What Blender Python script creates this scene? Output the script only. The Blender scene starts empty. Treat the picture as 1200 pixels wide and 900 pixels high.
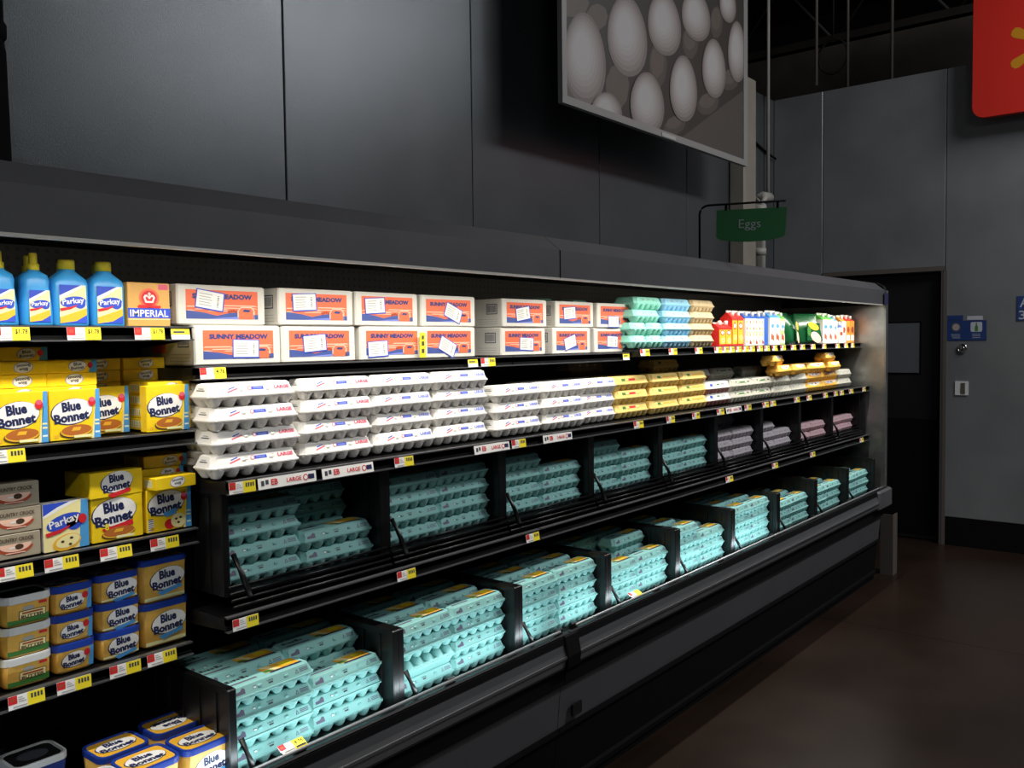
import bpy, math, random
from mathutils import Vector, Matrix
random.seed(7)
S = bpy.context.scene
COL = S.collection

# ------------------------------------------------------------------ camera, world, lights, exposure
cam_d = bpy.data.cameras.new('camera'); cam = bpy.data.objects.new('camera', cam_d); COL.objects.link(cam)
F_PX = 1039.97
cam_d.sensor_fit = 'HORIZONTAL'; cam_d.sensor_width = 36.0; cam_d.lens = F_PX / 1200 * 36
cam_d.clip_start = 0.05; cam_d.clip_end = 60
RIGHT = Vector((0.62559552, -0.78004748, -0.01249728)); DOWN = Vector((-0.04515308, -0.02021106, -0.99877561)); FWD = Vector((0.77883981, 0.62539384, -0.0478655))
m = Matrix((( RIGHT.x, -DOWN.x, -FWD.x, 0), (RIGHT.y, -DOWN.y, -FWD.y, 0), (RIGHT.z, -DOWN.z, -FWD.z, 1.76), (0, 0, 0, 1)))
cam.matrix_world = m
S.camera = cam

S.view_settings.view_transform = 'Standard'; S.view_settings.look = 'None'
S.view_settings.gamma = 1.0; S.view_settings.use_curve_mapping = False
S.view_settings.exposure = 0.0

w = bpy.data.worlds.new('world'); S.world = w; w.use_nodes = True
w.node_tree.nodes['Background'].inputs[0].default_value = (0.80, 0.90, 1.0, 1)
w.node_tree.nodes['Background'].inputs[1].default_value = 0.030

def area(name, loc, direction, sx, sy, power, color, spread=180):
    l = bpy.data.lights.new(name, 'AREA'); l.shape = 'RECTANGLE'; l.size = sx; l.size_y = sy
    l.energy = power; l.color = color; l.spread = math.radians(spread)
    o = bpy.data.objects.new(name, l); COL.objects.link(o); o.location = loc
    z = -Vector(direction).normalized(); x = Vector((1, 0, 0)); x = (x - z * x.dot(z)).normalized(); y = z.cross(x)
    o.matrix_world = Matrix.Translation(Vector(loc)) @ Matrix((x, y, z)).transposed().to_4x4()
    return o
WARM = (1.0, 0.955, 0.87); COOL = (0.80, 0.94, 1.0)
CANOPY_W, RAIL_W, STORE_W = 5.3, 0.95, 60.0
for x0, x1 in ((-0.9, 2.6), (2.7, 6.55)):                      # the lamps behind the canopy lip of each case
    area('canopy_lamp', ((x0 + x1) / 2, 1.928, 2.005), (0, 0.10, -1), x1 - x0, 0.03, CANOPY_W * (x1 - x0), WARM, 150)
for x0, x1 in ((0.2, 2.6), (2.7, 4.7)):                       # the lamps along the bottom front rail
    area('rail_lamp', ((x0 + x1) / 2, 1.880, 0.7075), (0, 0.80, 0.6), x1 - x0, 0.02, RAIL_W * (x1 - x0), COOL, 170)
for x, y, p, sx, sy in ((-2.2, -3.4, 1.6, 2.6, .5), (6.0, -1.5, 3.1, 2.4, .6), (8.3, -1.7, .5, 1.2, .8), (9.6, -8.5, .06, 3.5, 3.0)):              # unseen high store lamps, placed for wall highlights and fill on the trays
    area('unseen_store_light', (x, y, 5.9 if x > 8 and y > -2 else 5.5), (0, 0.25, -1), sx, sy, STORE_W * p, (0.97, 0.98, 1.0))

# ------------------------------------------------------------------ materials
def lin(h):
    c = [int(h[i:i + 2], 16) / 255 for i in (0, 2, 4)]
    return tuple(v / 12.92 if v <= 0.04045 else ((v + 0.055) / 1.055) ** 2.4 for v in c)
M = {}
def mat(name, hexc, rough=0.55, metal=0.0, spec=0.5, noise=0.0, scale=20.0, bump=0.0, bscale=200.0, stretch=None, emit=0.0, trans=0.0, rvar=0.0):
    mt = bpy.data.materials.new(name); mt.use_nodes = True
    nt = mt.node_tree; b = nt.nodes['Principled BSDF']; c = lin(hexc)
    b.inputs['Base Color'].default_value = (*c, 1); b.inputs['Roughness'].default_value = rough
    b.inputs['Metallic'].default_value = metal; b.inputs['Specular IOR Level'].default_value = spec
    if trans: b.inputs['Transmission Weight'].default_value = trans
    if emit:
        b.inputs['Emission Color'].default_value = (*c, 1); b.inputs['Emission Strength'].default_value = emit
    tc = None
    def coords():
        t = nt.nodes.new('ShaderNodeTexCoord')
        if stretch:
            mp = nt.nodes.new('ShaderNodeMapping'); mp.inputs['Scale'].default_value = stretch
            nt.links.new(t.outputs['Object'], mp.inputs[0]); return mp.outputs[0]
        return t.outputs['Object']
    if noise or rvar:
        n = nt.nodes.new('ShaderNodeTexNoise'); n.inputs['Scale'].default_value = scale; n.inputs['Detail'].default_value = 5
        nt.links.new(coords(), n.inputs['Vector'])
        if noise:
            r = nt.nodes.new('ShaderNodeValToRGB')
            r.color_ramp.elements[0].position = 0.3; r.color_ramp.elements[1].position = 0.7
            r.color_ramp.elements[0].color = (*[v * (1 - noise) for v in c], 1); r.color_ramp.elements[1].color = (*[min(1, v * (1 + noise)) for v in c], 1)
            nt.links.new(n.outputs['Fac'], r.inputs[0]); nt.links.new(r.outputs[0], b.inputs['Base Color'])
        if rvar:
            mr = nt.nodes.new('ShaderNodeMapRange'); mr.inputs[3].default_value = rough - rvar; mr.inputs[4].default_value = rough + rvar
            nt.links.new(n.outputs['Fac'], mr.inputs[0]); nt.links.new(mr.outputs[0], b.inputs['Roughness'])
    if bump:
        n2 = nt.nodes.new('ShaderNodeTexNoise'); n2.inputs['Scale'].default_value = bscale; n2.inputs['Detail'].default_value = 3
        nt.links.new(coords(), n2.inputs['Vector'])
        bp = nt.nodes.new('ShaderNodeBump'); bp.inputs['Strength'].default_value = bump; bp.inputs['Distance'].default_value = 0.004
        nt.links.new(n2.outputs['Fac'], bp.inputs['Height']); nt.links.new(bp.outputs[0], b.inputs['Normal'])
    M[name] = mt; return mt
def flat(*pairs, rough=0.5):
    for n, h in pairs: mat(n, h, rough)

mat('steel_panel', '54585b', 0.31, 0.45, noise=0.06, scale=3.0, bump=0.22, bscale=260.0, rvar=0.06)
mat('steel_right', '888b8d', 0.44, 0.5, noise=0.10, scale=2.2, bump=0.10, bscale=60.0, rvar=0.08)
mat('dark_steel', '2a2622', 0.6, 0.2, noise=0.2, scale=3)
mat('beam_brown', '3b342d', 0.7, 0.0, noise=0.2, scale=4)
mat('concrete', '261a13', 0.33, 0.0, noise=0.22, scale=1.7, bump=0.03, bscale=30, rvar=0.09)
mat('joint_dark', '241b16', 0.7)
mat('ceiling_dark', '141416', 0.9)
mat('case_black', '0b0b0c', 0.45, noise=0.2, scale=12)
mat('case_grey', '59595b', 0.45, 0.15, noise=0.05, scale=6, rvar=0.05)
mat('case_grey_lower', '4b4a4d', 0.5, 0.0, noise=0.05, scale=6)
mat('bumper_grey', '5a5b5d', 0.4, 0.1, noise=0.05, scale=9)
mat('lip_white', 'd8d6cc', 0.45, 0.1)
mat('lamp_lens', 'fff6e0', 0.4, emit=0.9)
mat('shelf_black', '121213', 0.33, 0.3, noise=0.1, scale=15)
mat('shelf_edge', '6d6d70', 0.3, 0.6)
mat('bin_black', '0d0d0e', 0.38, noise=0.15, scale=18)
mat('chrome', 'c9ccd0', 0.18, 1.0); mat('rail_metal', 'b9bbbe', 0.4, 0.7)
mat('end_metal', '9b9c9a', 0.3, 0.85, noise=0.15, scale=14, bump=0.25, bscale=22)
mat('guard_grey', '5b544e', 0.5)
mat('tape_navy', '2b2b52', 0.35)
mat('rubber_black', '050506', 0.8, 0.0, 0.15)
mat('door_black', '0c0c0e', 0.55)
mat('door_pane', '5c6066', 0.3, noise=0.05, scale=6)
mat('pipe_white', 'a9a59c', 0.5, noise=0.05, scale=9)
mat('column_cream', '8d867b', 0.55, noise=0.07, scale=6)
mat('sign_green', '137034', 0.5); mat('sign_red', 'cf2a1f', 0.42); mat('spark_yellow', 'c98a18', 0.45)
mat('frame_white', '8b8b88', 0.4)
mat('foam_white', 'efece6', 0.62, bump=0.12, bscale=400)
mat('foam_mint', '90cbc6', 0.6, bump=0.12, bscale=400)
mat('foam_sea', '8ed9c6', 0.6); mat('foam_sky', '93cdea', 0.6); mat('pulp_tan', 'c9b48c', 0.85, noise=0.08, scale=60)
mat('foam_yellow', 'f0cf78', 0.62); mat('pulp_grey', 'c6c3b4', 0.85, noise=0.08, scale=60); mat('foam_orange', 'f9bf4e', 0.62)
mat('foam_white_shaded', 'b9b1b8', 0.7); mat('foam_rose', 'cfaab0', 0.7); mat('cup_wine', '9a6058', 0.5); mat('pulp_brown', '6a5540', 0.9)  # first one is white foam with its shade put into the colour
mat('carton_card', 'dedbd3', 0.75, noise=0.03, scale=25, bump=0.04, bscale=90)
mat('bb_yellow', 'f7d21b', 0.45, noise=0.06, scale=30); mat('tub_gold', 'dfae4e', 0.4, noise=0.18, scale=22)
mat('lid_blue', '1f3f9e', 0.35); mat('lid_white', 'd7d9d8', 0.4); mat('lid_dark', '20222a', 0.3)
mat('tub_white', 'd9d3c2', 0.4); mat('tub_navy', '263c86', 0.4)
mat('bottle_blue', '3ba0e6', 0.35); mat('cap_yellow', 'f4e33c', 0.42)
mat('kraft_tan', 'd9a559', 0.5, noise=0.05, scale=30); mat('crock_beige', 'a79c86', 0.6, noise=0.05, scale=30)
mat('bag_green', '16512e', 0.25, bump=0.5, bscale=18)
mat('poly_red', 'd92a25', 0.45); mat('poly_orange', 'f2a13a', 0.45); mat('poly_blue', '2a5fb8', 0.45); mat('poly_white', 'ece9e0', 0.5)
mat('poly_green', '62c64a', 0.45); mat('poly_lime', 'b6d98a', 0.45); mat('poly_skyblue', '4a9be0', 0.45)
flat(('ink_navy', '1b2350'), ('ink_blue', '2f4fc8'), ('ink_white', 'f4f2ee'), ('ink_orange', 'f4734e'), ('ink_hill', '47599c'), ('ink_peach', 'f7c9b2'), ('ink_deep', '33427f'),
     ('ink_pink', 'dd5f78'), ('ink_rose', 'e8a9b0'), ('ink_red', 'd6242c'), ('ink_grey', 'a9a9a4'), ('ink_dark', '3c4048'), ('ink_black', '131315'),
     ('ink_green', '3f7d34'), ('ink_yellow', 'f6e02a'), ('ink_cream', 'f6e9a6'), ('ink_gold', 'f0b631'), ('ink_brown', 'b8692a'), ('ink_darkbrown', '4a3524'),
     ('ink_sky', '4f9fdc'), ('ink_aqua', 'e6fbf7'), ('ink_mauve', '66627a'), ('ink_lemon', 'f3f0b0'), ('ink_periwinkle', '7f8de0'), ('ink_rust', 'b04a2e'),
     ('egg_shade', 'a59c97'), ('egg_mid', 'bdb6b2'), ('egg_light', 'd2cdcb'), ('stone_dark', '4f4b45'), ('stone_mid', '4c4843'), ('stone_back', '35332f'), ('stone_tan', '5c554e'),
     ('sign_blue', '1b3870'), ('notice_white', 'b9bcc4'))
for q in range(7): mat(f'egg_{q}', ['746d69', '867f7b', '928c88', '9b9693', 'a29e9c', 'a8a5a4', 'acaaa9'][q], .5)
# perforated black back panel: dark holes in a grid
pb = mat('pegboard', '39393a', 0.5); nt = pb.node_tree
tcn = nt.nodes.new('ShaderNodeTexCoord'); vm = nt.nodes.new('ShaderNodeVectorMath'); vm.operation = 'SCALE'; vm.inputs['Scale'].default_value = 1 / 0.027
fr = nt.nodes.new('ShaderNodeVectorMath'); fr.operation = 'FRACTION'; sb = nt.nodes.new('ShaderNodeVectorMath'); sb.operation = 'SUBTRACT'; sb.inputs[1].default_value = (.5, .5, .5)
mlt = nt.nodes.new('ShaderNodeVectorMath'); mlt.operation = 'MULTIPLY'; mlt.inputs[1].default_value = (1, 0, 1)
ln = nt.nodes.new('ShaderNodeVectorMath'); ln.operation = 'LENGTH'; cr = nt.nodes.new('ShaderNodeValToRGB'); cr.color_ramp.interpolation = 'CONSTANT'
cr.color_ramp.elements[0].color = (0.002, 0.002, 0.002, 1); cr.color_ramp.elements[1].position = 0.2; cr.color_ramp.elements[1].color = (0.03, 0.03, 0.031, 1)
for a, b in ((tcn.outputs['Object'], vm.inputs[0]), (vm.outputs[0], fr.inputs[0]), (fr.outputs[0], sb.inputs[0]), (sb.outputs[0], mlt.inputs[0]), (mlt.outputs[0], ln.inputs[0]), (ln.outputs['Value'], cr.inputs[0]), (cr.outputs[0], nt.nodes['Principled BSDF'].inputs['Base Color'])):
    nt.links.new(a, b)

# ------------------------------------------------------------------ mesh builder
_txt = {}
def text_geo(s, bold=0.0):
    k = (s, bold)
    if k not in _txt:
        c = bpy.data.curves.new('t', 'FONT'); c.body = s; c.size = 1; c.resolution_u = 2; c.offset = bold; c.fill_mode = 'FRONT'
        o = bpy.data.objects.new('t', c); COL.objects.link(o)
        me = o.to_mesh()
        vs = [(v.co.x, v.co.y) for v in me.vertices]; fs = [tuple(p.vertices) for p in me.polygons]
        o.to_mesh_clear(); bpy.data.objects.remove(o); bpy.data.curves.remove(c)
        x0 = min(v[0] for v in vs); x1 = max(v[0] for v in vs); y0 = min(v[1] for v in vs); y1 = max(v[1] for v in vs)
        _txt[k] = ([((x - x0) / (x1 - x0) - .5, (y - y0) / (y1 - y0) - .5) for x, y in vs], fs)
    return _txt[k]

class MB:
    def __init__(self): self.v = []; self.f = []; self.m = []; self.s = []; self.fr = None
    def add(self, vs, fs, mt, smooth=False):
        b = len(self.v); self.v += [tuple(p) for p in vs]
        for f in fs: self.f.append(tuple(i + b for i in f)); self.m.append(mt); self.s.append(smooth)
        return self
    def box(self, x0, x1, y0, y1, z0, z1, mt):
        vs = [(x0, y0, z0), (x1, y0, z0), (x1, y1, z0), (x0, y1, z0), (x0, y0, z1), (x1, y0, z1), (x1, y1, z1), (x0, y1, z1)]
        return self.add(vs, [(0, 3, 2, 1), (4, 5, 6, 7), (0, 1, 5, 4), (1, 2, 6, 5), (2, 3, 7, 6), (3, 0, 4, 7)], mt)
    def loft(self, secs, mt, smooth=False, cap=True):
        n = len(secs[0]); vs = [p for s in secs for p in s]; fs = []
        for k in range(len(secs) - 1):
            for i in range(n):
                j = (i + 1) % n; fs.append((k * n + i, k * n + j, (k + 1) * n + j, (k + 1) * n + i))
        self.add(vs, fs, mt, smooth)
        if cap:
            b = len(self.v) - len(vs)
            self.f.append(tuple(b + i for i in reversed(range(n)))); self.m.append(mt); self.s.append(False)
            self.f.append(tuple(b + (len(secs) - 1) * n + i for i in range(n))); self.m.append(mt); self.s.append(False)
        return self
    def cbox(self, x0, x1, y0, y1, z0, z1, c, mt):                    # box with chamfered edges
        def sec(i, z): return csec(x0 + i, x1 - i, y0 + i, y1 - i, z, c)
        return self.loft([sec(c, z0), sec(0, z0 + c), sec(0, z1 - c), sec(c, z1)], mt)
    def prism(self, prof, x0, x1, mt):                                # (y,z) profile, ccw seen from +X, extruded along X
        n = len(prof); vs = [(x0, y, z) for y, z in prof] + [(x1, y, z) for y, z in prof]
        fs = [tuple(reversed(range(n))), tuple(range(n, 2 * n))] + [(i, (i + 1) % n, n + (i + 1) % n, n + i) for i in range(n)]
        return self.add(vs, fs, mt)
    def tube(self, pts, r, mt, n=8):
        pts = [Vector(p) for p in pts]; secs = []
        for i, p in enumerate(pts):
            d = (pts[min(i + 1, len(pts) - 1)] - pts[max(i - 1, 0)]).normalized()
            a = Vector((0, 0, 1)) if abs(d.z) < .9 else Vector((1, 0, 0)); u = d.cross(a).normalized(); v = d.cross(u)
            secs.append([tuple(p + (u * math.cos(2 * math.pi * k / n) - v * math.sin(2 * math.pi * k / n)) * -r) for k in range(n)])
        return self.loft(secs, mt, True)
    def lathe(self, prof, cx, cy, mt, n=12):                          # (r,z)
        return self.loft([[(cx + r * math.cos(2 * math.pi * k / n), cy + r * math.sin(2 * math.pi * k / n), z) for k in range(n)] for r, z in prof], mt, True)
    # ---- print on a plane
    def frame(self, o, u, v):
        self.fr = (Vector(o), Vector(u).normalized(), Vector(v).normalized()); self.nrm = self.fr[1].cross(self.fr[2]); return self
    def P(self, u, v, l): return tuple(self.fr[0] + self.fr[1] * u + self.fr[2] * v + self.nrm * (0.0004 + 0.0003 * l))
    def poly(self, pts, mt, l=0):
        a = sum(pts[i][0] * pts[(i + 1) % len(pts)][1] - pts[(i + 1) % len(pts)][0] * pts[i][1] for i in range(len(pts)))
        if a < 0: pts = pts[::-1]
        return self.add([self.P(u, v, l) for u, v in pts], [tuple(range(len(pts)))], mt)
    def rect(self, u0, v0, u1, v1, mt, l=0, rot=0):
        cu, cv = (u0 + u1) / 2, (v0 + v1) / 2; c, s = math.cos(rot), math.sin(rot)
        return self.poly([(cu + (a - cu) * c - (b - cv) * s, cv + (a - cu) * s + (b - cv) * c) for a, b in ((u0, v0), (u1, v0), (u1, v1), (u0, v1))], mt, l)
    def ell(self, cu, cv, a, b, mt, l=0, rot=0, n=20, t0=0, t1=2 * math.pi):
        c, s = math.cos(rot), math.sin(rot); full = abs(t1 - t0 - 2 * math.pi) < 1e-6; N = n if full else n + 1
        pts = [(a * math.cos(t0 + (t1 - t0) * k / n), b * math.sin(t0 + (t1 - t0) * k / n)) for k in range(N)]
        return self.poly([(cu + x * c - y * s, cv + x * s + y * c) for x, y in pts], mt, l)
    def text(self, s, cu, cv, wd, ht, mt, l=1, rot=0, bold=0.0, shear=0.0):
        vs, fs = text_geo(s, bold); c, sn = math.cos(rot), math.sin(rot); out = []
        for x, y in vs:
            x, y = x * wd + y * ht * shear, y * ht
            out.append(self.P(cu + x * c - y * sn, cv + x * sn + y * c, l))
        return self.add(out, fs, mt)
    def mesh(self, name):
        me = bpy.data.meshes.new(name); me.from_pydata(self.v, [], self.f)
        ks = []
        for k in self.m:
            if k not in ks: ks.append(k)
        for k in ks: me.materials.append(M[k])
        ix = {k: i for i, k in enumerate(ks)}
        me.polygons.foreach_set('material_index', [ix[k] for k in self.m]); me.polygons.foreach_set('use_smooth', self.s)
        me.update(); return me
def csec(x0, x1, y0, y1, z, c):
    return [(x0 + c, y0, z), (x1 - c, y0, z), (x1, y0 + c, z), (x1, y1 - c, z), (x1 - c, y1, z), (x0 + c, y1, z), (x0, y1 - c, z), (x0, y0 + c, z)]
def rsec(cx, cy, hx, hy, z, r, n=4):                                  # rounded rectangle section
    out = []
    for qx, qy, t in ((1, -1, -90), (1, 1, 0), (-1, 1, 90), (-1, -1, 180)):
        for k in range(n + 1):
            a = math.radians(t + 90 * k / n); out.append((cx + qx * (hx - r) + r * math.cos(a), cy + qy * (hy - r) + r * math.sin(a), z))
    return out
def sup(cx, cy, a, b, z, e=4, n=20):                                  # superellipse section
    out = []
    for k in range(n):
        t = 2 * math.pi * k / n; c, s = math.cos(t), math.sin(t)
        out.append((cx + a * math.copysign(abs(c) ** (2 / e), c), cy + b * math.copysign(abs(s) ** (2 / e), s), z))
    return out

def link(name, me, parent=None):
    o = bpy.data.objects.new(name, me); COL.objects.link(o)
    if parent: o.parent = parent
    return o
def part(name, mb, parent): return link(name, mb.mesh(name), parent)
def struct(name, mb, parent=None):
    o = link(name, mb.mesh(name) if mb else None, parent)
    if not parent: o['kind'] = 'structure'
    return o
def tag(o, label, cat, group=None):
    o['label'] = label; o['category'] = cat
    if group: o['group'] = group
    return o
def thing(name, loc, label, cat, group=None, rz=0, me=None):
    o = bpy.data.objects.new(name, me); COL.objects.link(o); o.location = loc; o.rotation_euler = (0, 0, rz)
    return tag(o, label, cat, group)
# a kind of product: nested (part name, mesh, [children]); every thing made from it gets its own objects that share the meshes
def spawn(name, parts, loc, label, cat, group=None, rz=0, rx=0, sc=None):
    r = thing(name, loc, label, cat, group, rz)
    r.rotation_euler = (rx, 0, rz)
    if sc: r.scale = sc
    for pn, me, ch in parts:
        p = link(pn, me, r)
        for cn, cm in ch: link(cn, cm, p)
    return r
NUM = ['first', 'second', 'third', 'fourth', 'fifth', 'sixth', 'seventh', 'eighth', 'ninth', 'tenth', 'eleventh', 'twelfth', 'thirteenth', 'fourteenth', 'fifteenth', 'sixteenth', 'seventeenth', 'eighteenth', 'nineteenth']
def tier_word(t, n):
    if t == n - 1: return 'topmost'
    return ['bottom', 'second from bottom', 'third from bottom', 'fourth from bottom'][t]

# ------------------------------------------------------------------ the setting
XE, YW, XW = 6.62, 3.315, 8.075
fl = struct('floor', MB().box(-6, 13, -9, 6, -0.06, -0.012, 'joint_dark'))
for xa, xb in ((-6, -2.3), (-2.296, 1.6), (1.604, 5.5), (5.504, 9.4), (9.404, 13)):
    for ya, yb in ((-9, -4.5), (-4.496, -0.2), (-0.196, 6)): part('slab', MB().box(xa, xb, ya, yb, -0.012, 0, 'concrete'), fl)
struct('ceiling', MB().box(-6, 13, -9, 6, 6.4, 6.5, 'ceiling_dark'))
wb = struct('wall_back', MB().box(-3.9, XW + .1, YW + .03, YW + .14, 0, 3.967, 'dark_steel'))
seams = [-3.8, -2.5, -1.23, 0.05, 1.34, 2.522, 3.80, 5.10, 6.35, 7.6, XW]
for a, b in zip(seams, seams[1:]):
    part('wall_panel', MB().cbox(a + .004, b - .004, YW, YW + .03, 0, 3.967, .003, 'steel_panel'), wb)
wr = struct('wall_right', MB().box(XW + .04, XW + .16, -6, 1.83, 0, 3.967, 'dark_steel').box(XW + .04, XW + .16, 2.86, YW + .03, 0, 3.967, 'dark_steel').box(XW + .04, XW + .16, 1.83, 2.86, 2.32, 3.967, 'dark_steel'))
for a, b, z0 in ((2.862, YW, 0), (1.836, 2.856, 2.307), (0.58, 1.83, 0.24), (-0.68, 0.574, 0.24), (-1.94, -0.686, 0.24), (-3.2, -1.946, 0.24)):
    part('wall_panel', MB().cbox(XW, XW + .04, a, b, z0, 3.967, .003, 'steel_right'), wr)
part('wall_cap', MB().box(XW - .006, XW + .002, 1.836, 2.856, 2.307, 2.345, 'guard_grey'), wr)
struct('baseboard_right', MB().box(XW - .006, XW + .05, -6, 1.81, 0, 0.238, 'rubber_black'))
struct('trim_1', MB().box(XW - .012, XW + .1, 1.812, 1.858, 0, 2.305, 'guard_grey').box(XW - .014, XW - .012, 1.836, 1.846, 0, 2.305, 'shelf_edge'))
d = struct('door_1', MB().cbox(XW + .07, XW + .1, 1.86, 2.86, 0.01, 2.3, .004, 'door_black').box(XW + .064, XW + .07, 1.9, 2.36, 0.05, 1.05, 'rubber_black'))
part('door_window', MB().box(XW + .062, XW + .07, 2.045, 2.317, 1.447, 1.875, 'door_pane'), d)
part('window_gasket', MB().box(XW + .066, XW + .07, 2.03, 2.332, 1.432, 1.89, 'rubber_black'), d)
struct('wall_far', MB().box(13, 13.1, -9, 6, 0, 6.4, 'ceiling_dark').box(-6, 13, 6, 6.1, 0, 6.4, 'ceiling_dark'))
# roof steel above the panel walls, seen against the dark ceiling
g = struct('trim_2', MB().box(9.3, 9.5, -6, 6, 4.28, 4.75, 'beam_brown').box(9.26, 9.56, -6, 6, 4.24, 4.29, 'beam_brown'))
j = MB()
for z in (4.98, 5.72): j.box(9.9, 10.02, -6, 6, z, z + .08, 'dark_steel')
for k in range(9):
    y = -5 + 1.2 * k; j.tube([(9.96, y, 5.0), (9.96, y + .6, 5.75), (9.96, y + 1.2, 5.0)], .022, 'dark_steel', 6)
struct('trim_3', j)
for i, (x, y) in enumerate(((7.6, 2.75), (8.25, 2.32), (8.4, 2.75))):
    tag(part('hanger_rod', MB().tube([(x, y, 3.97 if i else 3.9), (x, y, 6.4)], .014, 'guard_grey', 6), None), ['thin steel hanger rod rising from the wall corner to the roof', 'pale steel hanger rod in front of the brown roof beam', 'thin steel hanger rod between the wall corner and the pale rod'][i], 'rod', None)
tag(part('wire_hoop', MB().tube([(8.6, 2.95 + .14 * math.cos(t * math.pi / 10), 4.42 + .16 * math.sin(t * math.pi / 10)) for t in range(21)], .012, 'dark_steel', 6).tube([(8.6, 2.95, 4.58), (8.6, 2.95, 6.4)], .008, 'dark_steel', 6), None), 'coiled dark cable loop hanging in the dark roof space', 'cable')

# ------------------------------------------------------------------ the two refrigerated cases
SHX = {}
def price_tag(kind):
    b = MB(); 
    if kind == 'strip': wd, ht = .194, .03
    elif kind == 'small': wd, ht = .052, .027
    else: wd, ht = .079, .03
    b.box(-wd / 2, wd / 2, -.0012, 0, 0, ht, 'ink_white'); b.frame((0, -.0012, 0), (1, 0, 0), (0, 0, 1))
    if kind == 'strip':
        b.text('LARGE', .02, ht * .52, .05, .012, 'ink_red', 1, 0, .02); b.text('EB', -.045, ht * .55, .022, .016, 'ink_red', 1, 0, .03)
        b.rect(-.088, ht * .3, -.078, ht * .75, 'ink_dark', 0); b.rect(-.074, ht * .4, -.064, ht * .8, 'ink_dark', 0); b.ell(.06, ht * .5, .009, .009, 'ink_red', 0); b.ell(.06, ht * .5, .006, .006, 'ink_white', 1); b.rect(.069, ht * .3, .09, ht * .75, 'ink_navy', 0)
    elif kind == 'strip2':
        pass
    elif kind == 'small':
        b.rect(-wd / 2, ht * .45, wd / 2, ht, 'ink_yellow'); b.rect(-.02, ht * .6, .012, ht * .8, 'ink_dark', 1)
    else:
        b.rect(-wd / 2, ht * .38, -wd / 2 + .019, ht, 'ink_red'); b.rect(-wd / 2 + .004, ht * .58, -wd / 2 + .014, ht * .82, 'ink_rust', 1)
        b.rect(0.002, 0, wd / 2, ht, 'ink_yellow')
        for q in range(3): b.rect(-.018, ht * (.45 + .16 * q), -.001 - .004 * q, ht * (.51 + .16 * q), 'ink_grey', 1)
        if kind == 'plain':
            for q in range(4): b.rect(.009 + .007 * q, ht * .5, .0135 + .007 * q, ht * .85, 'ink_dark', 1)
        else: b.text(kind, .022, ht * .66, .027, .012, 'ink_black', 1, 0, .02)
        b.rect(-.03, ht * .12, .0, ht * .2, 'ink_grey', 1)
    return b.mesh('price_tag')
TAGM = {k: price_tag(k) for k in ('strip', 'small', '$1.78', '4.76', 'plain')}
def put_tags(shelf, zlip, tags, y):
    for i, (x, wd) in enumerate(tags):
        k = 'strip' if wd > .15 and zlip < 1.45 else 'small' if wd < .06 else '$1.78' if zlip > 1.75 else '4.76' if 1.6 < zlip and x < 1.5 else 'plain'
        o = link('price_tag', TAGM[k], shelf); o.location = (x, y, zlip); o.rotation_euler = (math.radians(-9 + 6 * random.random()), 0, random.uniform(-.03, .03))
def shelf(case, x0, x1, z, tags=(), depth=.6, lip=.032, y0=2.0):
    b = MB()
    b.box(x0, x1, y0 + .004, y0 + depth, z - .022, z - .004, 'shelf_black')
    b.prism([(y0 + .004, z - lip), (y0 + .012, z - lip), (y0 + .012, z), (y0 + .004, z)], x0, x1, 'shelf_black')
    b.prism([(y0 - .004, z - .003), (y0 + .012, z - .003), (y0 + .012, z + .001), (y0 - .004, z + .001)], x0, x1, 'shelf_edge')
    b.prism([(y0 - .007, z - lip - .002), (y0 + .012, z - lip - .002), (y0 + .012, z - lip + .002), (y0 - .007, z - lip + .002)], x0, x1, 'shelf_edge')
    for x in (x0 + .004, x1 - .004):
        b.prism([(y0 + .01, z - .035), (y0 + depth, z - .075), (y0 + depth, z - .01), (y0 + .01, z - .01)], x - .003, x + .003, 'shelf_black')
    s = part('shelf', b, case); put_tags(s, z - lip + .001, tags, y0 - .008); return s
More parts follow.
